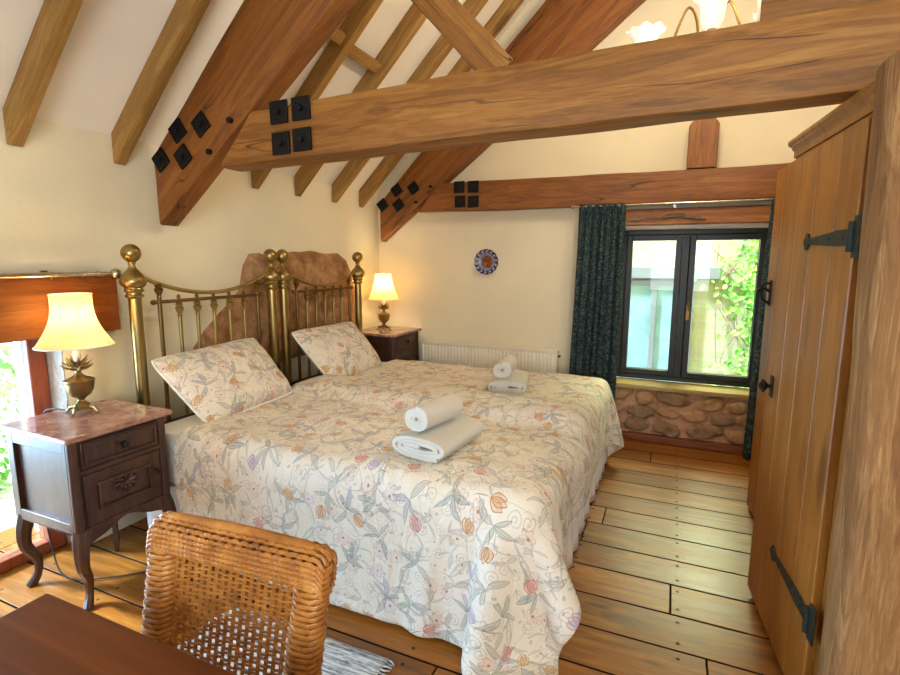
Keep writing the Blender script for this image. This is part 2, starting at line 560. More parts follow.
def shade_material(name, col, tcol, em=0.0):
    g = G(name)
    n = g.noise(g.v_('MULTIPLY', g.coord('Object'), (140, 140, 8)), 1.0, 3)
    cc = g.mix(n, tuple(x*0.85 for x in col), col)
    df = g.n('BsdfDiffuse', {0: cc})
    tl = g.n('BsdfTranslucent', {0: tcol})
    mx = g.n('MixShader', {0: 0.6, 1: df.outputs[0], 2: tl.outputs[0]})
    g.t.links.new(mx.outputs[0], g.o.inputs[0])
    return g.m


def emit_material(name, col, strength):
    g = G(name)
    e = g.n('Emission', {0: col, 1: strength})
    d = g.n('BsdfPrincipled', {'Base Color': (0.9, 0.85, 0.78, 1), 'Roughness': 0.35})
    a = g.n('AddShader', {0: e.outputs[0], 1: d.outputs[0]})
    g.t.links.new(a.outputs[0], g.o.inputs[0])
    return g.m


def marble_material():
    g = G('pink_marble')
    c = g.coord('Object')
    n = g.noise(c, 9, 6, 0.65, 1.6)
    n2 = g.noise(c, 16, 5, 0.7, 2.2)
    col = g.ramp(n, [(0.3, hexc(120, 78, 66)), (0.5, hexc(158, 112, 96)), (0.72, hexc(190, 150, 132))])
    vein = g.smooth(g.m_('ABSOLUTE', g.m_('SUBTRACT', n2, 0.5)), 0.004, 0.03, 1, 0)
    vein = g.m_('MULTIPLY', vein, g.smooth(g.noise(c, 6, 2), 0.48, 0.6))
    col = g.mix(g.m_('MULTIPLY', vein, 0.85), col, hexc(232, 214, 198))
    return g.bsdf(col, 0.16, 0, None)


def wicker_material():
    g = G('honey_wicker')
    c = g.coord('Object')
    n = g.noise(c, 22, 4, 0.6)
    n2 = g.noise(c, 3, 2)
    col = g.ramp(g.m_('ADD', g.m_('MULTIPLY', n, 0.65), g.m_('MULTIPLY', n2, 0.35)), [(0.3, hexc(124, 74, 28)), (0.5, hexc(176, 112, 46)), (0.7, hexc(214, 152, 76))])
    return g.bsdf(col, 0.38, 0, g.bump(n, 0.2, 0.003))


def curtain_material():
    g = G('blue_green_curtain_cloth')
    uv = g.coord('UV')
    vo = g.n('TexVoronoi', {'Vector': uv, 'Scale': 26.0, 'Randomness': 0.9}, voronoi_dimensions='2D')
    d = g.smooth(vo.outputs['Distance'], 0.12, 0.26, 1, 0)
    nz = g.noise(uv, 34, 2, 0.5, 1.0)
    ln = g.smooth(g.m_('ABSOLUTE', g.m_('SUBTRACT', nz, 0.5)), 0.01, 0.04, 1, 0)
    col = g.mix(g.m_('MULTIPLY', g.m_('MAXIMUM', g.m_('MULTIPLY', d, 0.55), g.m_('MULTIPLY', ln, 0.6)), 1.0), hexc(22, 46, 54), hexc(120, 140, 132))
    base = g.n('BsdfPrincipled', {'Base Color': col, 'Roughness': 0.9})
    tl = g.n('BsdfTranslucent', {0: g.mix(0.5, col, hexc(60, 120, 170))})
    mx = g.n('MixShader', {0: 0.3, 1: base.outputs[0], 2: tl.outputs[0]})
    g.t.links.new(mx.outputs[0], g.o.inputs[0])
    return g.m


def rug_material():
    g = G('grey_striped_rug')
    x, y, z = g.sep(g.coord('Object'))
    wv = g.noise(g.v_('MULTIPLY', g.coord('Object'), (6, 70, 1)), 1.0, 4, 0.65)
    wv2 = g.noise(g.v_('MULTIPLY', g.coord('Object'), (30, 160, 1)), 1.0, 2)
    col = g.ramp(g.m_('ADD', g.m_('MULTIPLY', wv, 0.7), g.m_('MULTIPLY', wv2, 0.3)), [(0.38, hexc(84, 92, 100)), (0.48, hexc(176, 178, 178)), (0.56, hexc(226, 222, 214))])
    return g.bsdf(col, 0.95, 0, g.bump(wv2, 0.5, 0.004))


def leaf_material(name, c1, c2):
    g = G(name)
    r = g.noise(g.coord('Object'), 6, 3)
    col = g.mix(g.smooth(r, 0.35, 0.65), c1, c2)
    p = g.n('BsdfPrincipled', {'Base Color': col, 'Roughness': 0.5})
    t = g.n('BsdfTranslucent', {0: col})
    mx = g.n('MixShader', {0: 0.4, 1: p.outputs[0], 2: t.outputs[0]})
    g.t.links.new(mx.outputs[0], g.o.inputs[0])
    return g.m


def plate_material():
    g = G('painted_plate')
    c = g.coord('Object')
    x, y, z = g.sep(c)
    v = g.n('CombineXYZ', {0: x, 1: z}).outputs[0]
    rad = g.v_('LENGTH', v)
    th = g.m_('ARCTAN2', z, x)
    n = g.noise(c, 60, 3)
    pet = g.m_('SINE', g.m_('MULTIPLY', th, 14.0))
    rim = g.mix(g.smooth(g.m_('ADD', pet, g.m_('MULTIPLY', n, 1.2)), 0.3, 0.9), hexc(52, 48, 66), hexc(120, 120, 150))
    mid = g.mix(g.smooth(n, 0.4, 0.6), hexc(150, 152, 172), hexc(112, 116, 150))
    cen = g.ramp(g.noise(c, 34, 2), [(0.35, hexc(70, 84, 46)), (0.5, hexc(120, 60, 30)), (0.62, hexc(170, 96, 50))])
    col = g.mix(g.smooth(rad, 0.052, 0.058), cen, mid)
    col = g.mix(g.smooth(rad, 0.078, 0.084), col, rim)
    return g.bsdf(col, 0.25)


def ext_wall_material():
    g = G('pale_stone_wall')
    c = g.coord('Object')
    x, y, z = g.sep(c)
    v = g.n('CombineXYZ', {0: x, 1: z}).outputs[0]
    br = g.n('TexBrick', {'Vector': v, 'Scale': 2.2, 'Color1': (*hexc(150, 146, 124), 1), 'Color2': (*hexc(134, 136, 112), 1), 'Mortar': (*hexc(146, 146, 130), 1), 'Mortar Size': 0.03})
    n = g.noise(c, 3.5, 5, 0.7)
    col = g.mix(g.m_('MULTIPLY', g.smooth(n, 0.45, 0.7), 0.5), br.outputs[0], hexc(150, 168, 120))
    return g.bsdf(col, 0.9, 0, g.bump(n, 0.5, 0.02))


M = {}
M['plaster'] = plaster('cream_plaster', hexc(240, 228, 196))
M['ceiling'] = plaster('white_plaster', hexc(243, 236, 224))
M['oak'] = wood('golden_oak', hexc(100, 62, 18), hexc(150, 97, 36), hexc(184, 132, 62), rough=0.6, crack=0.9)
M['oak_dark'] = wood('russet_oak', hexc(90, 50, 14), hexc(138, 82, 30), hexc(168, 110, 46), rough=0.58, crack=0.9)
M['oak_up'] = wood('russet_oak_upright', hexc(90, 50, 14), hexc(138, 82, 30), hexc(168, 110, 46), axis='Z', rough=0.58, crack=0.5)
M['pine'] = wood('rafter_pine', hexc(116, 82, 34), hexc(156, 116, 56), hexc(184, 146, 82), rough=0.65, crack=0.3, bump=0.15)
M['post'] = wood('weathered_oak', hexc(98, 62, 28), hexc(150, 104, 54), hexc(196, 156, 102), axis='Z', rough=0.75, crack=0.5, bump=0.7, fine=1.3)
M['door'] = wood('orange_pine', hexc(118, 70, 20), hexc(158, 100, 34), hexc(182, 124, 52), axis='Z', rough=0.42, crack=0.0, bump=0.1, fine=0.8)
M['pelmet'] = wood('red_brown_board', hexc(104, 50, 16), hexc(140, 74, 26), hexc(168, 100, 42), axis='Y', rough=0.4, crack=0.0, bump=0.1)
M['jamb'] = wood('red_window_timber', hexc(110, 48, 24), hexc(150, 74, 40), hexc(172, 96, 58), axis='Z', rough=0.45, crack=0.0, bump=0.1)
M['lintel'] = wood('lintel_pine', hexc(128, 70, 26), hexc(172, 104, 44), hexc(198, 134, 66), axis='X', rough=0.5, crack=0.3)
M['table'] = wood('polished_mahogany', hexc(84, 38, 8), hexc(110, 54, 14), hexc(134, 74, 24), axis='X', rough=0.34, crack=0.0, knots=False, bump=0.03, fine=0.45, spec=0.28)
M['walnut'] = wood('dark_walnut', hexc(44, 24, 18), hexc(70, 42, 30), hexc(98, 62, 44), axis='Z', rough=0.36, crack=0.0, knots=False, bump=0.08)
M['sill'] = wood('sill_wood', hexc(160, 132, 72), hexc(190, 164, 98), hexc(210, 188, 124), axis='X', rough=0.35, crack=0.0, bump=0.06)
M['base_wood'] = wood('skirting_wood', hexc(96, 46, 20), hexc(134, 70, 32), hexc(158, 92, 48), axis='X', rough=0.45, crack=0.0)
M['drift'] = wood('driftwood', hexc(70, 50, 36), hexc(120, 96, 74), hexc(196, 176, 150), axis='X', rough=0.8, crack=0.0, knots=False)
M['floor'] = floor_material()
M['iron'] = plain('black_iron', hexc(26, 26, 28), 0.55, 0.6, 60, 0.1, 0.4, 0.3)
M['iron_green'] = plain('dark_green_iron', hexc(44, 50, 40), 0.6, 0.4, 60, 0.1, 0.4, 0.3)
M['brass'] = plain('aged_brass', hexc(164, 142, 90), 0.32, 1.0, 5, 0.06, 0.0, 0.12)
M['bronze'] = plain('dark_brass', hexc(128, 100, 58), 0.34, 1.0, 8, 0.06, 0.0, 0.15)
M['lampbrass'] = plain('antique_lamp_brass', hexc(150, 126, 82), 0.3, 0.9, 12, 0.06, 0.0, 0.15)
M['steel'] = plain('brushed_nickel', hexc(196, 186, 168), 0.25, 1.0, 30, 0.06, 0.0, 0.08)
M['frame'] = plain('charcoal_frame_paint', hexc(34, 36, 36), 0.4, 0.0, 20, 0.05, 0.0, 0.12)
M['radiator'] = plain('radiator_enamel', hexc(238, 230, 208), 0.35, 0.0, 8, 0.04, 0.0, 0.03)
M['sheet'] = plain('white_sheet', hexc(240, 236, 230), 0.9, 0.0, 14, 0.03, 0.25, 0.03)
M['towel'] = plain('white_towel', hexc(246, 240, 226), 0.95, 0.0, 420, 0.02, 0.9, 0.05)
M['black'] = plain('black_metal', hexc(20, 18, 18), 0.5, 0.3, 30)
M['cable'] = plain('dark_flex', hexc(40, 36, 34), 0.5, 0.0, 30)
M['lace'] = plain('piping', hexc(248, 240, 226), 0.8)
M['floral'] = floral_material('floral_duvet_cotton', 1.6, 0.0)
M['floral2'] = floral_material('floral_duvet_cotton_far', 1.6, 5.3)
M['floralp'] = floral_material('floral_pillow_cotton', 1.65, 11.9)
M['marble'] = marble_material()
M['wicker'] = wicker_material()
M['curtain'] = curtain_material()
M['rug'] = rug_material()
M['stone'] = stone_material('brown_boulder', hexc(118, 80, 46), hexc(170, 124, 80), hexc(206, 164, 116))
M['rubble'] = stone_material('rubble_stone', hexc(150, 112, 76), hexc(190, 150, 110), hexc(214, 178, 140))
M['rubble_dark'] = stone_material('dark_rubble_stone', hexc(120, 96, 68), hexc(158, 128, 94), hexc(178, 148, 112))
M['mortar'] = stone_material('pink_mortar', hexc(170, 126, 94), hexc(200, 154, 122), hexc(216, 174, 144))
M['reveal'] = stone_material('pale_limewashed_stone', hexc(176, 166, 150), hexc(210, 202, 188), hexc(228, 222, 210))
M['glass'] = glass_material('window_glass')
M['shade'] = shade_material('cream_silk_shade', hexc(246, 226, 168), hexc(250, 216, 136))
M['bulb'] = emit_material('warm_bulb', (1.0, 0.78, 0.45), 25.0)
M['tulip'] = emit_material('lit_frosted_glass', (1.0, 0.90, 0.74), 0.5)
M['plate'] = plate_material()
M['extwall'] = ext_wall_material()
M['extpane'] = plain('pale_blue_pane', hexc(104, 140, 150), 0.12, 0.0, 6, 0.04, 0.0, 0.15)
M['slate'] = plain('slate_grey_timber', hexc(92, 100, 108), 0.6)
M['leaf'] = leaf_material('bright_ivy_leaf', hexc(70, 140, 50), hexc(150, 200, 90))
M['leaf2'] = leaf_material('pale_garden_leaf', hexc(110, 165, 80), hexc(190, 220, 150))
M['ground'] = plain('gravel_ground', hexc(190, 186, 170), 0.95, 0, 30, 0.02, 0.5, 0.2)
M['paleblue'] = plain('bluish_side_varnish', hexc(120, 112, 100), 0.3, 0.0, 18, 0.06, 0.0, 0.1)

# ------------------------------------------------------------------ room shell
XL, YB = -2.684, 4.40
structure(MB().box(-3.25, 2.75, -1.75, 4.75, -0.12, 0.0).build('floor', M['floor'], smooth=False))

# headboard wall with a low glazed opening (y -0.2..1.48, z 0..1.25)
WT = 0.42
wl = MB()
wl.prism([(-1.75, 0), (-0.2, 0), (-0.2, 1.22), (1.48, 1.22), (1.48, 0), (4.75, 0), (4.75, 2.12), (-1.75, 2.12)], lambda a, b: (XL-WT, a, b), lambda a, b: (XL, a, b))
structure(wl.build('wall_left', M['plaster'], smooth=False))

# gable wall at the far end with the casement window opening
wb = MB()
wx0, wx1, wz0, wz1 = -0.42, 0.68, 0.43, 1.72
wb.box(XL, wx0, YB, 4.75, 0, 2.2)
wb.box(wx1, 2.68, YB, 4.75, 0, 2.2)
wb.box(wx0, wx1, YB, 4.75, wz1, 2.2)
wb.box(wx0, wx1, YB+0.05, 4.75, 0, wz0)
wb.prism([(-2.57, 2.2), (2.57, 2.2), (0, 4.77)], lambda a, b: (a, YB, b), lambda a, b: (a, 4.75, b))
structure(wb.build('wall_back', M['plaster'], smooth=False, recalc=True))

structure(MB().box(2.684, 2.9, -1.75, 4.75, 0, 2.12).build('wall_right', M['plaster'], smooth=False))
wr = MB()
wr.box(-3.1, -1.2, -1.95, -1.75, 0, 2.2)
wr.box(2.0, 2.9, -1.95, -1.75, 0, 2.2)
wr.box(-1.2, 2.0, -1.95, -1.75, 0, 0.6)  # opening above this is invented, to let fill light into the room
wr.prism([(-2.7, 2.2), (2.7, 2.2), (0, 4.85)], lambda a, b: (a, -1.95, b), lambda a, b: (a, -1.75, b))
structure(wr.build('wall_rear', M['plaster'], smooth=False))

cl = MB()
for sgn in (-1, 1):
    cl.prism([(sgn*3.15, 4.77-3.15), (0, 4.77), (0, 4.92), (sgn*3.15, 4.92-3.15)], lambda a, b: (a, -1.95, b), lambda a, b: (a, 4.75, b))
structure(cl.build('ceiling', M['ceiling'], smooth=False))

# skirting under the window and the rubble stone patch
structure(box('baseboard_back', M['base_wood'], None, -0.46, 0.95, 4.33, 4.399, 0, 0.055, 0.006))


def rubble_patch():
    # a bed of mortar with rounded stones: one continuous piece of masonry
    nx, nz = 150, 56
    x0, x1, z0, z1 = -0.45, 0.78, 0.05, 0.43
    rnd = random.Random(4)
    pts = []
    for r in range(3):
        xx = x0-0.05
        while xx < x1+0.1:
            w = rnd.uniform(0.14, 0.30)
            pts.append((xx+w/2, z0+0.065+r*0.127+rnd.uniform(-0.02, 0.02), w*0.5, 0.062*rnd.uniform(0.75, 1.05), rnd.uniform(-0.25, 0.25), rnd.random()))
            xx += w+0.01
    rows, stone_id = [], []
    for i in range(nz+1):
        row, idr = [], []
        for j in range(nx+1):
            x = x0+(x1-x0)*j/nx
            z = z0+(z1-z0)*i/nz
            best, bk = 0.0, -1
            dn = mnoise.noise(Vector((x*9, z*9, 0)))*0.7+mnoise.noise(Vector((x*30, z*30, 4)))*0.2
            for k, (cx, cz, a, b, t, c) in enumerate(pts):
                dx, dz = x-cx, z-cz
                u = (dx*math.cos(t)+dz*math.sin(t))/a
                v = (-dx*math.sin(t)+dz*math.cos(t))/b
                q = 1-(abs(u)**2.6+abs(v)**2.6)+dn
                if q > best: best, bk = q, k
            h = 0.012*mnoise.noise(Vector((x*14, z*14, 2)))+0.03*min(1, best*1.6)**0.6
            row.append((x, 4.395-h-0.005, z))
            idr.append(bk)
        rows.append(row)
        stone_id.append(idr)
    mb = MB().grid(rows)
    o = mb.build('wall_back_stonework', M['mortar'], recalc=False, ang=80)
    me = o.data
    me.materials.append(M['rubble'])
    me.materials.append(M['rubble_dark'])
    k = 0
    for i in range(nz):
        for j in range(nx):
            s_ = stone_id[i][j]
            me.polygons[k].material_index = 0 if s_ < 0 else (2 if pts[s_][5] < 0.3 else 1)
            k += 1
    sf = o.modifiers.new('thick', 'SOLIDIFY')
    sf.thickness, sf.offset = 0.004, -1
    return structure(o)


rubble_patch()

# pale stone reveal at the right side of the low opening
rv = []
for i in range(31):
    row = []
    for j in range(13):
        x = XL-0.30+0.30*j/12
        z = 1.24*i/30
        row.append((x, 1.476-0.012*abs(mnoise.noise(Vector((x*9, z*9, 1))))-0.006*mnoise.noise(Vector((x*30, z*30, 3))), z))
    rv.append(row)
o = MB().grid(rv).build('wall_left_reveal', M['reveal'], recalc=False, ang=80)
structure(o)

# ------------------------------------------------------------------ windows
w1 = thing('window_1', 'low glazed opening behind the marble topped bedside cabinet', 'window', (-2.84, 0.64, 0))
w1['kind'] = 'structure'
fx0, fx1 = -0.045, 0.045
MB().box(fx0, fx1, 0.75, 0.825, 0.0, 1.2).build('window_jamb', M['jamb'], w1, bevel=0.006)
MB().box(fx0, fx1, -0.82, -0.745, 0.0, 1.2).build('window_jamb', M['jamb'], w1, bevel=0.006)
MB().box(fx0, fx1, -0.745, 0.75, 0.0, 0.055).build('window_sill', M['jamb'], w1, bevel=0.006)
MB().box(fx0, fx1, -0.745, 0.75, 1.13, 1.2).build('window_head', M['jamb'], w1, bevel=0.006)
MB().box(-0.004, 0.004, -0.745, 0.75, 0.055, 1.13).build('pane', M['glass'], w1, smooth=False)

w2 = thing('window_2', 'charcoal casement window in the gable wall', 'window', (0.13, 4.64, 0.45))
w2['kind'] = 'structure'


def frame_rect(name, x0, x1, z0, z1, t, y0, y1, parent, mat, bev=0.004):
    b = MB()
    b.box(x0, x0+t, y0, y1, z0, z1).box(x1-t, x1, y0, y1, z0, z1)
    b.box(x0+t, x1-t, y0, y1, z0, z0+t).box(x0+t, x1-t, y0, y1, z1-t, z1)
    return b.build(name, mat, parent, bevel=bev)


frame_rect('window_frame', -0.55, 0.545, 0.016, 1.27, 0.038, -0.03, 0.05, w2, M['frame'])
MB().box(-0.085, -0.030, -0.032, 0.05, 0.054, 1.232).build('mullion', M['frame'], w2, bevel=0.004)
for (a, b_) in ((-0.512, -0.085), (-0.030, 0.507)):
    c = frame_rect('casement', a+0.001, b_-0.001, 0.055, 1.231, 0.046, -0.045, 0.03, w2, M['frame'], 0.006)
    MB().box(a+0.04, b_-0.04, -0.004, 0.004, 0.10, 1.186).build('pane', M['glass'], c, smooth=False)
    if a > -0.1:
        h = MB().tube([(a+0.018, -0.05, 0.62), (a+0.018, -0.075, 0.62), (a+0.02, -0.078, 0.66), (a+0.022, -0.07, 0.78)], [0.009, 0.009, 0.008, 0.005], 8)
        h.box(a+0.006, a+0.030, -0.053, -0.044, 0.54, 0.66)
        h.build('window_handle', M['bronze'], c)
        st = MB().tube([(a+0.06, -0.055, 0.092), (a+0.18, -0.06, 0.086), (a+0.30, -0.055, 0.084)], 0.005, 6)
        st.lathe([(0, 0), (0.012, 0.004), (0.012, 0.016), (0, 0.02)], (a+0.075, -0.052, 0.082), 10)
        st.build('window_stay', M['iron'], c)
structure(box('window_2_sill', M['sill'], None, -0.43, 0.70, 4.345, 4.60, 0.43, 0.465, 0.006))
structure(box('trim_1', M['lintel'], None, -0.46, 0.80, 4.34, 4.62, 1.745, 1.868, 0.008))
structure(box('trim_2', M['sheet'], None, -0.42, 0.68, 4.39, 4.62, 1.722, 1.744, 0.002))

# ------------------------------------------------------------------ roof trusses, rafters, post
def washer(parent, x, y, z, rot=0.0, s=0.088):
    o = MB()
    o.box(-s/2, s/2, -0.012, 0, -s/2, s/2)
    o.lathe([(0.020, 0), (0.020, 0.012), (0, 0.014)], (0, 0, 0), 6)
    b = MB()
    b.box(-s/2, s/2, -0.012, 0.002, -s/2, s/2)
    n = 6
    b.prism([(0.017*math.cos(2*PI*k/n), 0.017*math.sin(2*PI*k/n)) for k in range(n)], lambda a, c: (a, -0.026, c), lambda a, c: (a, -0.01, c))
    w = b.build('bolt_plate', M['iron'], parent, bevel=0.004)
    w.location = (x, y, z)
    w.rotation_euler = (0, rot, 0)
    return w


def truss(name, label, y0, depth, mat_pr, mat_tie, tie_pts, tie_h, tie_mat_y, wash_pr, wash_tie, pegs, strut, seed, tie_x1):
    """local frame: x, z as world, y = 0 at the front face"""
    root = thing(name, label, 'roof truss', (0, y0, 0))
    # principal rafter up the left slope, plumb-cut at the wall
    L, hh, A = 3.42, 0.273, math.radians(40.7)
    tA = math.tan(A)
    pr = timber_mb(L, depth-0.02, hh, 0.006, tA, 0.0, 0.07, seed, 2.4, 0.012, 0.010).build('principal_rafter', mat_pr, root)
    pr.rotation_euler = (0, -A, 0)
    pr.location = (-2.585, depth/2+0.012, 1.825)
    pr2 = timber_mb(L, depth-0.02, hh, 0.006, tA, 0.0, 0.09, seed+5, 2.4, 0.012, 0.01).build('principal_rafter', mat_pr, root)
    pr2.rotation_euler = (0, -A, PI)
    pr2.location = (2.585, depth/2+0.012, 1.825)
    # tie beam
    (ax, az), (bx, bz) = tie_pts
    ang = math.atan2(bz-az, bx-ax)
    Lt = math.hypot(bx-ax, bz-az)
    tb = timber_mb(Lt, depth+0.012, tie_h, 0.006, 0.92, 0.0, 0.07, seed+2, 1.0, 0.014, 0.012).build('tie_beam', mat_tie, root)
    tb.rotation_euler = (0, -ang, 0)
    tb.location = (ax, depth/2, az)
    for (x, z) in wash_tie:
        w = washer(tb, 0, 0, 0, 0, 0.10)
        dx, dz = x-ax, z-az
        w.location = (dx*math.cos(ang)+dz*math.sin(ang), -depth/2-0.009, -dx*math.sin(ang)+dz*math.cos(ang))
    c, s_ = math.cos(A), math.sin(A)
    px, pz = pr.location.x, pr.location.z
    for (x, z) in wash_pr:
        w = washer(pr, 0, 0, 0, 0.1, 0.095)
        dx, dz = x-px, z-pz
        w.location = (dx*c+dz*s_, -depth/2+0.006, -dx*s_+dz*c)
    for (x, z) in pegs:
        dx, dz = x-px, z-pz
        q = MB().tube([(0, -0.012, 0), (0, 0.01, 0)], 0.014, 10).build('peg_hole', M['black'], pr)
        q.location = (dx*c+dz*s_, -depth/2+0.004, -dx*s_+dz*c)
    if strut:
        (sx, sz), (ex, ez) = strut
        a2 = math.atan2(ez-sz, ex-sx)
        st = timber_mb(math.hypot(ex-sx, ez-sz), 0.10, 0.13, 0.004, 0, 0, 0.07, seed+3).build('strut', mat_tie, root)
        st.rotation_euler = (0, -a2, 0)
        st.location = (sx, depth/2+0.02, sz)
    return root


truss('roof_truss', 'near oak roof truss crossing the whole room above the beds', 1.95, 0.14, M['oak_dark'], M['oak'],
      ((-1.985, 2.038), (0.95, 2.088)), 0.245, 0,
      [(-2.39, 2.115), (-2.225, 2.13), (-2.365, 1.985), (-2.53, 1.98)], [(-1.70, 2.125), (-1.574, 2.128), (-1.695, 1.988), (-1.574, 1.995)],
      [(-2.03, 2.13), (-2.18, 1.995)], ((-0.66, 2.17), (-1.19, 2.75)), 1, 0.83)
truss('roof_truss', 'far russet oak roof truss set against the gable wall', 4.245, 0.145, M['oak_dark'], M['oak_dark'],
      ((-2.06, 2.017), (0.83, 2.017)), 0.235, 0,
      [(-2.40, 2.108), (-2.224, 2.117), (-2.381, 1.973), (-2.552, 1.979)], [(-1.762, 2.097), (-1.631, 2.094), (-1.752, 1.975), (-1.63, 1.97)],
      [(-2.05, 2.12), (-2.2, 1.99)], None, 21, 0.83)

labels = ['pale pine rafter at the top left corner, cut off by the picture edge',
          'pale pine rafter just left of the near oak truss',
          'pale pine rafter directly behind the near oak truss foot',
          'pine rafter above the middle brass bedposts, second beyond the near truss',
          'pine rafter third beyond the near truss foot',
          'pine rafter nearest to the far gable truss']
for i, (y, hgt) in enumerate(((1.353, 0.11), (1.815, 0.115), (2.76, 0.11), (3.196, 0.11), (3.66, 0.11), (4.065, 0.10))):
    # vertical cut 0.14: perpendicular depth ~0.10, under side line z = x + 4.63
    r = timber_mb(3.72, 0.062, 0.105, 0.0015, 1.0, -1.0, 0.2, 40+i, 1.0, 0.003).build('rafter', M['pine'])
    r.rotation_euler = (0, -PI/4, 0)
    # centre line offset from the underside by half depth along the normal
    r.location = (XL+0.012, y+0.02, 1.945+0.075)
    tag(r, labels[i], 'rafter', 'rafters of the left roof slope')

for i, (ya, yb_, xx) in enumerate(((2.83, 3.185, -1.92), (2.16, 2.745, -1.90))):
    o = MB().box(0, yb_-ya, -0.022, 0.022, -0.035, 0.035).build('noggin', M['pine'], bevel=0.003)
    o.rotation_euler = (PI/4, 0, PI/2)
    o.location = (xx-0.012, ya, xx-0.012+4.63+0.055)
    tag(o, ['short pale batten fixed between two pine rafters above the tie beam',
            'short pale batten between the near truss and the next pine rafter'][i], 'batten', 'battens between the rafters')

# king stub on the far tie beam
st = MB().prism([(-0.098, 0), (0.098, 0), (0.098, 0.30), (0.062, 0.352), (-0.062, 0.352), (-0.098, 0.30)], lambda a, b: (a, -0.07, b), lambda a, b: (a, 0.07, b))
o = st.build('timber_stub', M['oak_up'], None, (0.132, 4.325, 2.137), bevel=0.006)
tag(o, 'short upright oak block with clipped corners on the far tie beam', 'timber block')

# short dark baulk lying behind the near tie beam, top right
o = timber_mb(0.75, 0.12, 0.30, 0.004, 0, 0, 0.08, 61).build('timber_baulk', M['oak'], None, (0.21, 2.17, 2.36))
tag(o, 'dark brown baulk behind the near tie beam at the top right', 'timber beam')

# weathered post at the right
def post():
    b = MB()
    n = 40
    rows = []
    W_, D_ = 0.42, 0.19
    ring = []
    for k in range(28):
        a = 2*PI*k/28
        ca, sa = math.cos(a), math.sin(a)
        e = 0.32
        ring.append((W_/2*math.copysign(abs(ca)**e, ca), D_/2*math.copysign(abs(sa)**e, sa)))
    vs, fs = [], []
    for i in range(n+1):
        z = 1.925*i/n
        for (x, y) in ring:
            q = Vector((x*5, y*5, z*1.6))
            d = mnoise.noise_vector(q)*0.012+mnoise.noise_vector(q*3.1)*0.004
            k = 1-0.015*math.sin(z*2.6)
            vs.append((x*k+d.x+0.012*math.sin(z*1.9+0.4), y*k+d.y, z))
    m = len(ring)
    for i in range(n):
        for k in range(m):
            k2 = (k+1) % m
            fs.append((i*m+k, i*m+k2, (i+1)*m+k2, (i+1)*m+k))
    fs.append(tuple(range(m-1, -1, -1)))
    fs.append(tuple(n*m+k for k in range(m)))
    b.add(vs, fs)
    o = b.build('timber_post', M['post'], None, (0.652, 1.607, 0.0), ang=60)
    k = MB().tube([(0.055, -0.105, 0.60), (0.055, -0.085, 0.60)], 0.012, 8).build('nail_hole', M['black'], o)
    return tag(o, 'broad weathered oak post at the right edge in front of the wardrobe', 'post')


post()

# ------------------------------------------------------------------ wardrobe and tall cupboard (right)
def plank_panel(u0, u1, z0, z1, n, v0, v1, fn, seed=0):
    """vertical boards in the u-z plane; fn maps (u, v, z) to local xyz"""
    b = MB()
    rnd = random.Random(seed)
    cuts = [u0]
    for i in range(1, n): cuts.append(u0+(u1-u0)*(i+rnd.uniform(-0.14, 0.14))/n)
    cuts.append(u1)
    for i in range(n):
        a, c = cuts[i]+0.0012, cuts[i+1]-0.0012
        m = 0.004
        poly = [(a, v0), (c, v0), (c, v1-m), (c-m, v1), (a+m, v1), (a, v1-m)]
        b.prism(poly, lambda u, v: fn(u, v, z0), lambda u, v: fn(u, v, z1))
    return b


def strap_hinge(parent, fn, u_hinge, u_tip, z, v):
    L = u_tip-u_hinge
    b = MB()
    poly = [(0.0, -0.022), (0.25, -0.024), (0.45, -0.019), (0.75, -0.012), (0.86, -0.010), (0.88, -0.026), (0.93, -0.030), (0.95, -0.016), (1.0, 0.0), (0.95, 0.016), (0.93, 0.030), (0.88, 0.026), (0.86, 0.010), (0.75, 0.012), (0.45, 0.019), (0.25, 0.024), (0.0, 0.022)]
    b.prism([(u_hinge+L*p[0], z+p[1]) for p in poly], lambda u, zz: fn(u, v, zz), lambda u, zz: fn(u, v+0.006, zz))
    b.tube([fn(u_hinge-0.004, v+0.006, z-0.042), fn(u_hinge-0.004, v+0.006, z+0.042)], 0.011, 10)
    pl = [(u_hinge-0.05, z-0.058), (u_hinge-0.006, z-0.058), (u_hinge-0.006, z+0.058), (u_hinge-0.05, z+0.058)]
    b.prism(pl, lambda u, zz: fn(u, v-0.001, zz), lambda u, zz: fn(u, v+0.005, zz))
    for t in (0.15, 0.4, 0.68):
        p = fn(u_hinge+L*t, v+0.006, z)
        q = fn(u_hinge+L*t, v+0.010, z)
        b.tube([p, q], 0.006, 8)
    return b.build('strap_hinge', M['iron_green'], parent, bevel=0.0012)


WA, WB_ = Vector((0.476, 1.735, 0)), Vector((0.408, 2.462, 0))
ang = math.atan2((WB_-WA).y, (WB_-WA).x)
wd = thing('wardrobe', 'orange pine wardrobe with plank door and black strap hinges beside the post', 'wardrobe', WA, ang)
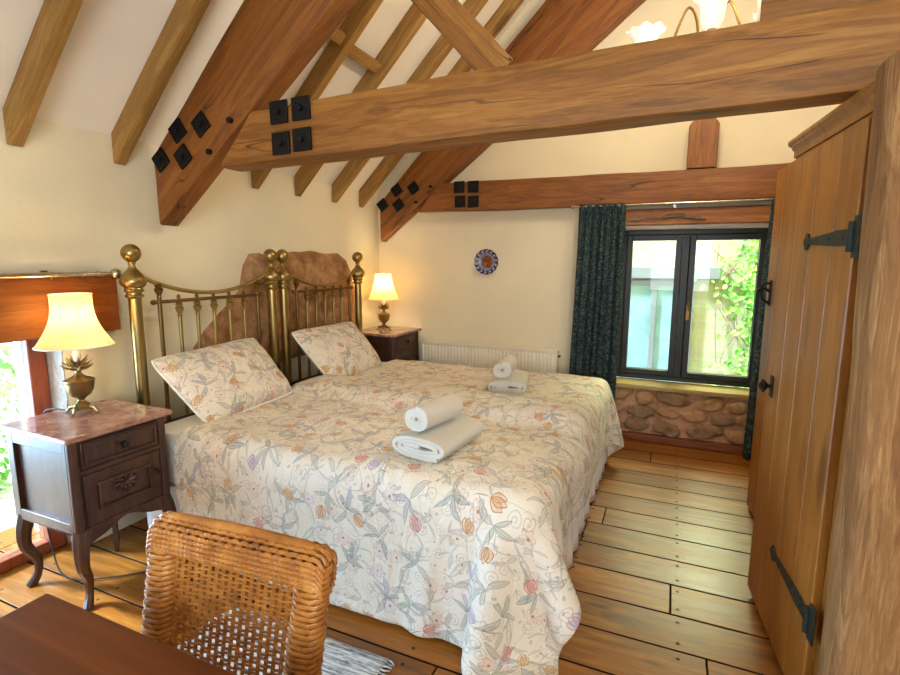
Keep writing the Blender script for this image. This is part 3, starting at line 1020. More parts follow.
# local: u = x along the front (away from the camera), v outward (towards the bed) = +y
fw = lambda u, v, z: (u, v, z)
Lw = (WB_-WA).length
carc = MB().box(0.0, Lw, -0.50, -0.034, 0.0, 1.86)
carc.build('carcass', M['door'], wd, bevel=0.004)
fr = MB()
fr.box(0.0, 0.028, -0.034, -0.002, 0.0, 1.862).box(0.028, Lw, -0.034, -0.002, 1.842, 1.862)
fr.box(0.028, Lw, -0.034, -0.002, 0.0, 0.03)
fr.build('front_frame', M['door'], wd, bevel=0.003)
dr = plank_panel(0.030, Lw-0.001, 0.034, 1.838, 4, -0.002, 0.024, fw, 3).build('door', M['door'], wd)
strap_hinge(dr, fw, 0.034, 0.034+0.40, 1.525, 0.0245)
strap_hinge(dr, fw, 0.034, 0.034+0.42, 0.36, 0.0245)
kb = MB()
kb.box(Lw-0.105, Lw-0.065, 0.024, 0.029, 0.915, 1.0)
kb.tube([fw(Lw-0.085, 0.028, 0.958), fw(Lw-0.085, 0.050, 0.958)], 0.008, 8)
for k in range(8):
    a = 2*PI*k/8
    kb.tube([fw(Lw-0.085+0.008*math.cos(a), 0.046, 0.958+0.008*math.sin(a)), fw(Lw-0.085+0.022*math.cos(a+0.5), 0.056, 0.958+0.022*math.sin(a+0.5)), fw(Lw-0.085+0.006*math.cos(a+1), 0.066, 0.958+0.006*math.sin(a+1))], 0.006, 6)
kb.build('door_knob', M['black'], dr)
# cornice: a moulded profile swept along the front with a return at the far end
cp = [(-0.034, 1.863), (0.004, 1.862), (0.004, 1.886), (0.010, 1.892), (0.012, 1.902), (0.020, 1.908), (0.024, 1.916), (0.024, 1.928), (-0.034, 1.928)]
co = MB()
vs, fs = [], []
n = len(cp)
for u_kind in (0, 1):
    for (v, z) in cp:
        vs.append((0.0 if u_kind == 0 else Lw+max(0, v)*0.9, v, z))
for i in range(n):
    fs.append((i, (i+1) % n, n+(i+1) % n, n+i))
fs += [tuple(range(n-1, -1, -1)), tuple(range(n, 2*n))]
co.add(vs, fs)
co.build('cornice', M['door'], wd, ang=25)

cb = thing('tall_cupboard', 'plainer lower pine cupboard front beyond the wardrobe, with a black thumb latch', 'cupboard', (0.505, 3.375, 0.0), math.atan2(-0.98, 0.10))
# local: u = +x towards the camera, v = -y side faces the bed -> use negative y outward
fc = lambda u, v, z: (u, -v, z)
MB().box(0.0, 0.80, 0.002, 0.50, 0.0, 1.955).build('carcass', M['door'], cb, bevel=0.004)
cd = plank_panel(0.0, 0.80, 0.02, 1.95, 5, 0.0, 0.022, fc, 9).build('door', M['door'], cb)
lt = MB()
lt.box(0.065, 0.095, -0.028, -0.022, 1.22, 1.36)
lt.tube([(0.08, -0.026, 1.30), (0.08, -0.055, 1.315), (0.08, -0.075, 1.300), (0.08, -0.085, 1.312)], [0.008, 0.007, 0.010, 0.012], 8)
lt.tube([(0.08, -0.026, 1.345), (0.08, -0.060, 1.34), (0.08, -0.068, 1.30), (0.08, -0.058, 1.25), (0.08, -0.026, 1.235)], 0.007, 8)
lt.build('thumb_latch', M['black'], cd)

# ------------------------------------------------------------------ beds
def lerp(a, b, t): return a+(b-a)*t


def post_profile(h):
    zb = h-0.092  # bottom of the ball
    pr = [(0.018, 0.0), (0.030, 0.02), (0.030, h-0.272)]
    pr += [(0.036, h-0.268), (0.043, h-0.262), (0.043, h-0.256), (0.035, h-0.251), (0.035, h-0.243), (0.044, h-0.238), (0.046, h-0.230), (0.040, h-0.224), (0.040, h-0.219), (0.050, h-0.212), (0.058, h-0.202), (0.061, h-0.188), (0.058, h-0.172), (0.048, h-0.154), (0.032, h-0.136), (0.019, h-0.120), (0.014, h-0.104)]
    for k in range(1, 12):
        a = -PI/2+PI*k/12+0.2*(1-k/12)
        pr.append((0.046*math.cos(a) if k < 12 else 0, h-0.046+0.046*math.sin(a)))
    pr.append((0.0, h))
    return pr


def make_bed(name, label, y0, y1, py0, py1, nsp):
    yc = (y0+y1)/2
    bed = thing(name, label, 'bed', (-1.42, yc, 0), 0, 'twin beds pushed together')
    X = lambda x: x+1.42
    Y = lambda y: y-yc
    hx = X(-2.50)
    H_ = 1.535
    for py in (py0, py1):
        MB().lathe(post_profile(H_), (hx, Y(py), 0), 24).build('bed_post', M['brass'], bed, ang=50)
    # sagging top rail
    pts, q = [], 24
    for i in range(q+1):
        t = i/q
        y = lerp(Y(py0)+0.04, Y(py1)-0.04, t)
        z = 1.375-0.105*math.sin(PI*t)**0.8
        pts.append((hx, y, z))
    MB().tube(pts, 0.011, 10).build('top_rail', M['brass'], bed)
    # cross rail with knobs
    ya, yb2 = Y(py0)+0.135, Y(py1)-0.135
    cr = MB().tube([(hx, ya-0.035, 1.235), (hx, yb2+0.035, 1.235)], 0.010, 10)
    for yy in (ya-0.035, yb2+0.035):
        cr.lathe([(0, -0.016), (0.012, -0.010), (0.016, 0), (0.012, 0.010), (0, 0.016)], (hx, yy, 1.235), 12)
    cr.build('cross_rail', M['bronze'], bed)
    cap = lambda zt: [(0.009, zt-0.085), (0.013, zt-0.08), (0.010, zt-0.07), (0.019, zt-0.050), (0.023, zt-0.036), (0.015, zt-0.028), (0.020, zt-0.016), (0.012, zt-0.006), (0.0, zt)]
    for i in range(nsp+2):
        t = i/(nsp+1)
        y = lerp(ya, yb2, t)
        if i in (0, nsp+1):
            tt = (y-Y(py0)-0.04)/(Y(py1)-Y(py0)-0.08)
            zt = 1.375-0.105*math.sin(PI*tt)**0.8+0.008
            MB().lathe([(0.009, 0.44), (0.011, 0.445), (0.011, zt-0.086)]+cap(zt), (hx, y, 0), 14).build('spindle', M['bronze'], bed)
        else:
            zt = 1.232
            MB().lathe([(0.009, 0.44), (0.010, 0.445), (0.010, zt-0.086)]+cap(zt)+[], (hx, y, 0), 14).build('spindle', M['brass'], bed)
            b = MB().lathe([(0.0, 0.0), (0.008, 0.004), (0.011, 0.012), (0.008, 0.022), (0, 0.028)], (hx, y, 1.243), 12)
            b.build('rail_knob', M['bronze'], bed)
    lr = MB().tube([(hx, Y(py0)+0.03, 0.43), (hx, Y(py1)-0.03, 0.43)], 0.014, 10)
    lr.build('lower_rail', M['black'], bed)
    fb = MB()
    fb.box(hx-0.005, hx+0.035, Y(y0)+0.02, Y(y1)-0.02, 0.50, 0.585)
    fb.build('head_bar', M['black'], bed, bevel=0.006)
    # divan base and mattress
    MB().box(X(-2.455), X(-0.40), Y(y0)+0.02, Y(y1)-0.02, 0.06, 0.345).build('divan_base', M['sheet'], bed, bevel=0.02)
    MB().box(X(-2.455), X(-0.37), Y(y0), Y(y1), 0.346, 0.60).build('mattress', M['sheet'], bed, bevel=0.05, segs=4)
    for (fx, fy) in ((X(-2.40), Y(y0)+0.07), (X(-2.40), Y(y1)-0.07), (X(-0.48), Y(y0)+0.07), (X(-0.48), Y(y1)-0.07)):
        MB().tube([(fx, fy, 0), (fx, fy, 0.06)], 0.022, 10).build('foot', M['black'], bed)
    # valance: one pleated skirt along near side, foot and far side
    path = []
    for i in range(200): path.append((X(lerp(-2.40, -0.385, i/199)), Y(y0)+0.006, 0, -1))
    for i in range(1, 100): path.append((X(-0.385), Y(lerp(y0+0.006, y1-0.006, i/99)), 1, 0))
    rows = []
    for k in range(7):
        z = lerp(0.35, 0.012, k/6)
        row = []
        for i, (x, y, nx, ny) in enumerate(path):
            s_ = i*0.0102
            amp = (0.004+0.010*k/6)
            d = amp*math.sin(s_*36+1.3*math.sin(s_*7))+0.006*k/6
            row.append((x+nx*d, y+ny*d, z+0.006*math.sin(s_*9)*k/6))
        rows.append(row)
    va = MB().grid(rows).build('valance', M['sheet'], bed, recalc=False, ang=80)
    sd = va.modifiers.new('thick', 'SOLIDIFY')
    sd.thickness = 0.003
    return bed


BY = ((1.64, 2.735), (2.765, 3.78))
make_bed('single_bed', 'near brass bed with tall post beside the lamp cabinet', *BY[0], 1.735, 2.705, 5)
make_bed('single_bed', 'far brass bed nearer the radiator and dark corner cabinet', *BY[1], 2.82, 3.745, 5)


# ------------------------------------------------------------------ duvets: a small cloth solver
def cloth(x0, x1, y0, y1, h, collide, seed, skew=0.0, steps=210, iters=9, z0=0.66, pin=None, corner=None):
    nx, ny = int((x1-x0)/h)+1, int((y1-y0)/h)+1
    rng = np.random.RandomState(seed)
    gx, gy = np.meshgrid(np.linspace(x0, x1, nx), np.linspace(y0, y1, ny))
    k = np.clip((gy-pin[2])/(pin[3]-pin[2]), 0, 1)
    gx = gx-skew*k*(gx-x0)/(x1-x0)
    if corner:
        ex, ey = np.maximum(gx-corner[0], 0), np.maximum(corner[1]-gy, 0)
        ax_, ay_ = max(ex.max(), 1e-6), max(ey.max(), 1e-6)
        qa, qb = ex/ax_, ey/ay_
        q = np.maximum(qa, qb)/np.maximum((qa**2.3+qb**2.3)**(1/2.3), 1e-6)
        both = (ex > 0) & (ey > 0)
        gx = np.where(both, corner[0]+ex*q, gx)
        gy = np.where(both, corner[1]-ey*q, gy)
    uv = np.stack([gx, gy], -1)
    P = np.stack([gx, gy, np.full_like(gx, z0)+rng.rand(ny, nx)*0.012], -1)
    pinned = (gx > pin[0]) & (gx < pin[1]) & (gy > pin[2]) & (gy < pin[3])
    P0 = P.copy()
    prev = P.copy()
    hx, hy = (x1-x0)/(nx-1), (y1-y0)/(ny-1)
    hd = math.hypot(hx, hy)

    def solve(A, B, L, k):
        d = B-A
        ln = np.linalg.norm(d, axis=-1, keepdims=True)+1e-9
        c = d*((ln-L)/ln*0.5*k)
        A += c
        B -= c

    for it in range(steps):
        v = (P-prev)*0.965
        prev = P.copy()
        P = P+v
        P[..., 2] -= 9.8*0.012**2
        for k in range(iters):
            for o in (0, 1):
                m = (nx-o)//2*2+o
                solve(P[:, o:m:2], P[:, o+1:m:2], hx, 1.0)
                m = (ny-o)//2*2+o
                solve(P[o:m:2], P[o+1:m:2], hy, 1.0)
            a = (ny-1)//2*2
            for o in (0, 1):
                m = (ny-1-o)//2*2+o
                solve(P[o:m:2, :-1], P[o+1:m+1:2, 1:], hd, 0.25)
                solve(P[o:m:2, 1:], P[o+1:m+1:2, :-1], hd, 0.25)
            # bending
            for o in (0, 1, 2, 3):
                A, B = P[:, o:nx-2:4], P[:, o+2:nx:4]
                solve(A, B, 2*hx, 0.07)
                A, B = P[o:ny-2:4], P[o+2:ny:4]
                solve(A, B, 2*hy, 0.07)
            P[pinned, :2] = P0[pinned, :2]
            hit = collide(P)
        prev = np.where(hit[..., None], prev+(P-prev)*0.55, prev)
    return P, uv


def bed_collider(y0, y1, zt=0.605, r=0.07, x0=-2.46, x1=-0.355, xmin=-9):
    c = np.array([(x0+x1)/2, (y0+y1)/2, zt/2])
    hb = np.array([(x1-x0)/2-r, (y1-y0)/2-r, zt/2-r])

    def f(P):
        q = P-c
        a = np.abs(q)-hb
        out = np.maximum(a, 0)
        ln = np.linalg.norm(out, axis=-1)
        inside = (a.max(-1) < 0)
        d = np.where(inside, a.max(-1), ln)-r
        hit = d < 0
        n = out/(ln[..., None]+1e-9)*np.sign(q)
        ax = np.argmax(a, -1)
        ni = np.zeros_like(P)
        idx = np.indices(ax.shape)
        ni[(*idx, ax)] = np.sign(q[(*idx, ax)])
        n = np.where(inside[..., None], ni, n)
        P += np.where(hit[..., None], -d[..., None]*n, 0)
        fl = P[..., 2] < 0.012
        P[..., 2] = np.where(fl, 0.012, P[..., 2])
        return hit | fl
    return f


sm = lambda t: np.clip(t, 0, 1)**2*(3-2*np.clip(t, 0, 1))


def cloth_obj(name, P, uv, mat, label, cat, thick, puff=0.0, seed=0, lift=None):
    ny, nx = P.shape[:2]
    P = P.copy()
    if lift is not None: P[..., 2] += lift(P)
    if lift is not None:
        hang = sm((P[..., 1]-2.15)/0.2)*sm((0.60-P[..., 2])/0.08)
        P[..., 0] += 0.035*hang
    if puff:
        for i in range(ny):
            for j in range(nx):
                p = P[i, j]
                d = mnoise.noise(Vector((p[0]*5+seed, p[1]*5, p[2]*5)))*puff+mnoise.noise(Vector((p[0]*14+seed, p[1]*11, p[2]*11)))*puff*0.45
                if p[2] > 0.58: P[i, j, 2] += d+puff*0.6
    base = Vector((float(P[..., 0].mean()), float(P[..., 1].mean()), 0.0))
    me = bpy.data.meshes.new(name)
    vs = [tuple(P[i, j]-np.array(base)) for i in range(ny) for j in range(nx)]
    fs = [(i*nx+j, i*nx+j+1, (i+1)*nx+j+1, (i+1)*nx+j) for i in range(ny-1) for j in range(nx-1)]
    me.from_pydata(vs, [], fs)
    ul = me.uv_layers.new(name='UVMap')
    UV = uv.reshape(-1, 2)
    data = np.zeros(len(me.loops)*2, dtype=np.float32)
    vi = np.zeros(len(me.loops), dtype=np.int32)
    me.loops.foreach_get('vertex_index', vi)
    data[0::2] = UV[vi, 0]
    data[1::2] = UV[vi, 1]
    ul.data.foreach_set('uv', data)
    me.shade_smooth()
    me.materials.append(mat)
    o = bpy.data.objects.new(name, me)
    COL.objects.link(o)
    o.location = base
    s_ = o.modifiers.new('thick', 'SOLIDIFY')
    s_.thickness, s_.offset = thick, 1.0
    b = o.modifiers.new('smooth', 'SUBSURF')
    b.levels = b.render_levels = 1
    return tag(o, label, cat)


P2, uv2 = cloth(-2.13, -0.02, 2.36, 4.06, 0.034, bed_collider(1.64, 3.79, r=0.06, x1=-0.385), 5, 0.0, pin=(-3, -0.55, 0, 3.65))
P1, uv1 = cloth(-2.16, -0.12, 1.095, 2.80, 0.034, bed_collider(1.635, 3.79, r=0.06, x1=-0.375), 9, 0.0, pin=(-3, -0.55, 1.78, 3.3))
duvet2 = cloth_obj('duvet', P2, uv2, M['floral2'], 'floral duvet on the far bed, hanging short at the foot by the window', 'duvet', 0.022, 0.017, 3)
duvet1 = cloth_obj('duvet', P1, uv1, M['floral'], 'floral duvet on the near bed, draping almost to the floor', 'duvet', 0.026, 0.018, 8,
                   lambda P: 0.052*sm((P[..., 1]-2.40)/0.13))


def top_z(x0, x1, y0, y1):
    z = 0.6
    for (P, t, e) in ((P1, 0.026, 0.022), (P2, 0.022, 0.018)):
        mk = (P[..., 0] > x0) & (P[..., 0] < x1) & (P[..., 1] > y0) & (P[..., 1] < y1)
        if mk.any():
            z = max(z, float(P[..., 2][mk].mean())+t+e*0.55)
    return z


# ------------------------------------------------------------------ pillows
def pillow(label, center, uvec, vvec, W_, H_, T_, seed):
    n = 44
    u_ = Vector(uvec).normalized()
    v_ = (Vector(vvec)-u_*u_.dot(Vector(vvec))).normalized()
    w_ = u_.cross(v_)
    vs, uvs = [], []
    fs = []
    N = n+1
    for side in (1, -1):
        for i in range(N):
            for j in range(N):
                a, b = -1+2*j/n, -1+2*i/n
                sa = math.sin(a*PI/2)*0.35+a*0.65
                sb = math.sin(b*PI/2)*0.35+b*0.65
                prof = max(0.0, (1-abs(sa)**2.4)*(1-abs(sb)**2.4))**0.5
                x = W_/2*sa*(1+0.055*sb)*(1-0.035*(1-sb*sb))*(1-0.07*(sa*sb)**4)
                y = H_/2*sb*(1-0.04*(1-sa*sa))*(1-0.07*(sa*sb)**4)
                q = Vector((x*9+seed, y*9, side*2.0))
                wr = mnoise.noise(q)*0.010+mnoise.noise(q*2.3)*0.005
                z = side*(T_/2*prof+wr*prof**0.5)
                # slight sag so that the lower half is fuller
                z *= 1+0.18*(-sb)
                vs.append(tuple(u_*x+v_*y+w_*z))
                uvs.append((x, y))
    o_ = N*N
    for i in range(n):
        for j in range(n):
            f = (i*N+j, i*N+j+1, (i+1)*N+j+1, (i+1)*N+j)
            fs.append(f)
            fs.append(tuple(o_+k for k in f[::-1]))
    me = bpy.data.meshes.new('pillow')
    me.from_pydata(vs, [], fs)
    ul = me.uv_layers.new(name='UVMap')
    for lp in me.loops: ul.data[lp.index].uv = (uvs[lp.vertex_index][0]+seed, uvs[lp.vertex_index][1])
    bm = bmesh.new()
    bm.from_mesh(me)
    bmesh.ops.remove_doubles(bm, verts=bm.verts, dist=1e-5)
    bm.to_mesh(me)
    bm.free()
    me.shade_smooth()
    me.materials.append(M['floralp'])
    o = bpy.data.objects.new('pillow', me)
    COL.objects.link(o)
    o.location = center
    tag(o, label, 'pillow', 'floral pillows')
    # piped edge
    path = []
    for k in range(4*n):
        s_, t = divmod(k, n)
        a, b = [(-1+2*t/n, -1), (1, -1+2*t/n), (1-2*t/n, 1), (-1, 1-2*t/n)][s_]
        sa = math.sin(a*PI/2)*0.35+a*0.65
        sb = math.sin(b*PI/2)*0.35+b*0.65
        x = W_/2*sa*(1+0.055*sb)*(1-0.035*(1-sb*sb))*(1-0.07*(sa*sb)**4)
        y = H_/2*sb*(1-0.04*(1-sa*sa))*(1-0.07*(sa*sb)**4)
        path.append(u_*x*1.006+v_*y*1.006)
    MB().tube(path, 0.006, 6, closed=True).build('piping', M['lace'], o)
    return o


pillow('floral pillow leaning against the near brass headboard', (-2.275, 2.105, 0.80), (0.0, 1, 0.035), (-0.62, 0.17, 0.60), 0.70, 0.47, 0.19, 1.3)
pillow('floral pillow leaning against the far brass headboard', (-2.255, 3.14, 0.795), (0.0, 1, 0.0), (-0.60, -0.05, 0.64), 0.72, 0.48, 0.19, 6.1)


# ------------------------------------------------------------------ towels
def spiral_roll(length, ax, az, turns, th, seed, flat=0.0):
    """rolled towel: spiral strip extruded along local Y; half-axes ax (x) and az (z)"""
    n = int(turns*34)
    outer, inner = [], []
    for i in range(n+1):
        t = i/n
        a = 2*PI*turns*t+PI*0.5
        k = 0.16+0.84*t
        kx, kz = (ax-th*0.5)*k, (az-th*0.5)*k
        if flat:
            kx = max(kx, 0.0)
            kx = (ax-th*0.5)*(0.45+0.55*t)
        ca, sa = math.cos(a), math.sin(a)
        e = 0.85
        c = Vector((math.copysign(abs(ca)**e, ca)*kx, 0, math.copysign(abs(sa)**e, sa)*kz))
        nrm = Vector((ca/max(kx, 1e-3), 0, sa/max(kz, 1e-3))).normalized()
        outer.append(c+nrm*th*0.46)
        inner.append(c-nrm*th*0.46)
    poly = outer+inner[::-1]
    m = len(poly)
    K = 14
    vs, fs = [], []
    for k in range(K+1):
        y = -length/2+length*k/K
        s_ = 1.0
        for idx, p in enumerate(poly):
            q = Vector((p.x*22+seed, y*12, p.z*22))
            d = mnoise.noise_vector(q)*0.0022
            en = 0.006*math.sin(idx*0.21+seed) if k in (0, K) else 0
            vs.append((p.x*s_+d.x, y+(en if k else -en)*0.6, p.z*s_+d.z))
    for k in range(K):
        for i in range(m):
            i2 = (i+1) % m
            fs.append((k*m+i, k*m+i2, (k+1)*m+i2, (k+1)*m+i))
    # end caps as quads across the strip
    L_ = len(outer)
    for k in (0, K):
        for i in range(L_-1):
            a, b, c_, d_ = i, i+1, m-2-i, m-1-i
            f = (k*m+a, k*m+b, k*m+c_, k*m+d_)
            fs.append(f if k == 0 else f[::-1])
    b = MB()
    b.add(vs, fs)
    return b


def towels(cx, cy, rz, lab, sc=1.0):
    zt = top_z(cx-0.18, cx+0.18, cy-0.22, cy+0.22)
    az = 0.054*sc
    b = spiral_roll(0.37*sc, 0.145*sc, az, 2.6, 0.021*sc, cx*7, flat=1)
    o = b.build('bath_towel', M['towel'], None, (cx, cy, zt+az-0.004), ang=60)
    o.rotation_euler = (0, 0, rz)
    tag(o, 'white bath towel folded flat under the rolled one on the %s duvet' % lab, 'towel', 'white towels on the beds')
    r = 0.060*sc
    b = spiral_roll(0.27*sc, r*1.12, r*0.95, 3.0, 0.017*sc, cy*5)
    o = b.build('hand_towel', M['towel'], None, (cx-0.03*math.cos(rz), cy-0.03*math.sin(rz)-0.01, zt+2*az+r*0.95-0.010), ang=60)
    o.rotation_euler = (0, 0, rz-0.10)
    tag(o, 'rolled white hand towel on top of the flat towel, %s bed' % lab, 'towel', 'white towels on the beds')


towels(-0.90, 1.975, math.radians(-6), 'near')
towels(-0.94, 3.14, math.radians(13), 'far', 0.95)

# ------------------------------------------------------------------ boulder built into the headboard wall
def boulder():
    out = [(2.12, 0.70), (2.20, 0.92), (2.30, 1.03), (2.44, 1.14), (2.54, 1.21), (2.60, 1.28), (2.63, 1.42), (2.68, 1.49), (2.80, 1.515), (2.95, 1.50), (3.1, 1.515), (3.3, 1.53), (3.52, 1.53), (3.72, 1.52), (3.84, 1.46), (3.92, 1.36), (3.97, 1.20), (4.02, 1.0), (4.02, 0.70)]
    cy, cz = 3.1, 0.95
    # radial fan: dense rings from the outline inwards
    dense = []
    for i in range(len(out)-1):
        for k in range(6):
            t = k/6
            dense.append((lerp(out[i][0], out[i+1][0], t), lerp(out[i][1], out[i+1][1], t)))
    dense.append(out[-1])
    for k in range(1, 24): dense.append((lerp(4.02, 2.12, k/24), 0.70))
    m = len(dense)
    R_ = 16
    vs, fs = [], []
    for r in range(R_+1):
        t = r/R_
        for (y, z) in dense:
            yy, zz = lerp(y, cy, t), lerp(z, cz, t)
            e = mnoise.noise(Vector((y*5, z*5, 1)))*0.02*(1-t)
            h = 0.062*min(1, t*3.5)**0.5
            h += (0.020*mnoise.noise(Vector((yy*6, zz*6, 3)))+0.022*abs(mnoise.noise(Vector((yy*13, zz*13, 7))))+0.004*mnoise.noise(Vector((yy*40, zz*40, 9))))*min(1, t*5)
            vs.append((h-0.003, yy+e-3.1, zz+e))
    for r in range(R_):
        for i in range(m):
            i2 = (i+1) % m
            fs.append((r*m+i, r*m+i2, (r+1)*m+i2, (r+1)*m+i))
    b = MB()
    b.add(vs, fs)
    o = b.build('boulder', M['stone'], None, (XL, 3.1, 0), ang=80)
    return tag(o, 'large brown boulder bulging from the wall behind the brass headboards', 'stone')


boulder()


# ------------------------------------------------------------------ bedside cabinets
def cabriole(sx, sy, h, seed=0):
    """carved cabriole leg, knee out towards (sx, sy), from z=h down to the floor"""
    path, rr = [], []
    for i in range(17):
        t = i/16
        z = h*(1-t)
        off = 0.026*math.sin(PI*min(1, t*1.55))-0.020*math.sin(PI*max(0, (t-0.45)/0.55))+0.022*max(0, (t-0.86)/0.14)
        r = lerp(0.036, 0.016, min(1, t*1.25)) + 0.006*max(0, (t-0.85)/0.15)
        path.append((sx*off, sy*off, z))
        rr.append(r)
    b = MB()
    b.tube(path, rr, 8)
    return b


def make_cabinet(name, label, loc, rz, w, d, H_, leg_h, near=True):
    """front faces local +x; width along y, depth along x"""
    r = thing(name, label, 'bedside cabinet', loc, rz, 'bedside cabinets')
    x0, x1, y0, y1 = -d/2, d/2, -w/2, w/2
    zt = H_-0.024
    # marble top with a moulded edge
    e = 0.022
    tp = MB().box(x0-0.008, x1+e, y0-e, y1+e, zt, H_).build('marble_top', M['marble'], r, bevel=0.007, segs=3)
    zb = leg_h
    # carcass: corner posts, framed sides, back
    body = MB()
    t = 0.018
    body.box(x0, x1-0.03, y0+0.018, y0+0.030, zb, zt).box(x0, x1-0.03, y1-0.030, y1-0.018, zb, zt)
    body.box(x0, x0+0.012, y0+0.03, y1-0.03, zb, zt)
    body.box(x0, x1-0.012, y0+0.02, y1-0.02, zb, zb+0.018)
    body.box(x1-0.022, x1-0.012, y0+0.03, y1-0.03, zb+0.018, zt)
    body.build('carcass', M['walnut'], r, bevel=0.002)
    for sy in (-1, 1):
        yy = y0 if sy < 0 else y1
        a, b_ = (yy, yy+0.026) if sy < 0 else (yy-0.026, yy)
        fr = MB()
        fr.box(x0, x0+0.045, a, b_, zb, zt).box(x1-0.045, x1-0.028, a, b_, zb, zt)
        fr.box(x0+0.045, x1-0.045, a, b_, zt-0.055, zt).box(x0+0.045, x1-0.045, a, b_, zb, zb+0.045)
        fr.build('side_frame', M['walnut'], r, bevel=0.003)
        # fluted front corner posts
        cpst = MB()
        cpst.tube([(x1-0.020, yy-sy*0.020, zb-0.03), (x1-0.020, yy-sy*0.020, zt)], 0.021, 12)
        cpst.build('corner_post', M['walnut'], r)
    # drawer
    zd = zt-0.13
    dr = MB().box(x1-0.020, x1-0.004, y0+0.044, y1-0.044, zd, zt-0.016).build('drawer', M['walnut'], r, bevel=0.004)
    frm = MB()
    ya, yb2 = y0+0.054, y1-0.054
    for (c0, c1, d0, d1) in ((ya, yb2, zd+0.010, zd+0.022), (ya, yb2, zt-0.038, zt-0.026), (ya, ya+0.012, zd+0.022, zt-0.038), (yb2-0.012, yb2, zd+0.022, zt-0.038)):
        frm.box(x1-0.004, x1+0.004, c0, c1, d0, d1)
    frm.build('moulding', M['walnut'], dr, bevel=0.002)
    kb = MB().tube([(x1-0.004, 0, zd+0.058), (x1+0.006, 0, zd+0.058), (x1+0.012, 0, zd+0.058), (x1+0.022, 0, zd+0.058), (x1+0.026, 0, zd+0.058)], [0.008, 0.007, 0.016, 0.015, 0.006], 12)
    kb.build('knob', M['black'], dr)
    MB().box(x1-0.020, x1-0.006, y0+0.036, y1-0.036, zd-0.022, zd-0.004).build('front_rail', M['walnut'], r, bevel=0.003)
    # door with a raised carved panel
    zf = zd-0.026
    do = MB().box(x1-0.020, x1-0.004, y0+0.044, y1-0.044, zb+0.02, zf).build('door', M['walnut'], r, bevel=0.004)
    z0p, z1p = zb+0.075, zf-0.045
    ya, yb2 = y0+0.095, y1-0.095
    mo = MB()
    for (c0, c1, d0, d1) in ((ya, yb2, z0p, z0p+0.012), (ya, yb2, z1p-0.012, z1p), (ya, ya+0.012, z0p+0.012, z1p-0.012), (yb2-0.012, yb2, z0p+0.012, z1p-0.012)):
        mo.box(x1-0.004, x1+0.006, c0, c1, d0, d1)
    mo.build('panel_moulding', M['walnut'], do, bevel=0.003)
    ca = MB()
    zc = lerp(z0p, z1p, 0.66)
    for k in range(9):
        a = 2*PI*k/9
        ca.tube([(x1-0.002, 0.012*math.cos(a), zc+0.010*math.sin(a)), (x1+0.006, 0.034*math.cos(a+0.25), zc+0.026*math.sin(a+0.25)), (x1-0.002, 0.056*math.cos(a+0.5), zc+0.042*math.sin(a+0.5))], [0.005, 0.009, 0.003], 7)
    ca.tube([(x1-0.003, 0, zc), (x1+0.009, 0, zc)], [0.016, 0.010], 10)
    ca.build('carving', M['walnut'], do)
    kb = MB().tube([(x1-0.004, y1-0.066, zf-0.09), (x1+0.006, y1-0.066, zf-0.09), (x1+0.016, y1-0.066, zf-0.09), (x1+0.020, y1-0.066, zf-0.09)], [0.006, 0.006, 0.012, 0.005], 10)
    kb.build('knob', M['black'], do)
    # shaped apron
    poly = [(y0+0.03, zb+0.018), (y0+0.03, zb-0.055)]
    for k in range(13):
        t = k/12
        poly.append((lerp(y0+0.05, y1-0.05, t), zb-0.055+0.045*math.sin(PI*t)**0.7-0.012*math.sin(3*PI*t)))
    poly += [(y1-0.03, zb-0.055), (y1-0.03, zb+0.018)]
    MB().prism(poly, lambda a, b: (x1-0.020, a, b), lambda a, b: (x1-0.006, a, b)).build('apron', M['walnut'], r, bevel=0.003)
    for sx in (-1, 1):
        for sy in (-1, 1):
            if sx > 0 or sy < 0 or not near:
                lg = cabriole(0.75*sx if sx > 0 else 0.3*sx, sy*0.8, zb+0.005)
                lg.build('leg', M['walnut'], r, (sx*(d/2-0.03), sy*(w/2-0.03), 0))
            else:
                lg = MB().tube([(0, 0, zb), (0, 0, 0.07), (0, 0, 0.06), (0, 0, 0)], [0.018, 0.014, 0.018, 0.010], 4)
                lg.build('leg', M['walnut'], r, (sx*(d/2-0.10), sy*(w/2-0.07), 0))
    return r


make_cabinet('bedside_cabinet', 'dark walnut cabinet with pink marble top by the low window, at left', (-2.375, 1.385, 0), 0.0, 0.425, 0.44, 0.758, 0.335)
make_cabinet('bedside_cabinet', 'dark cabinet in the far corner between bed and radiator', (-2.43, 4.085, 0), 0.0, 0.49, 0.44, 0.825, 0.36, False)


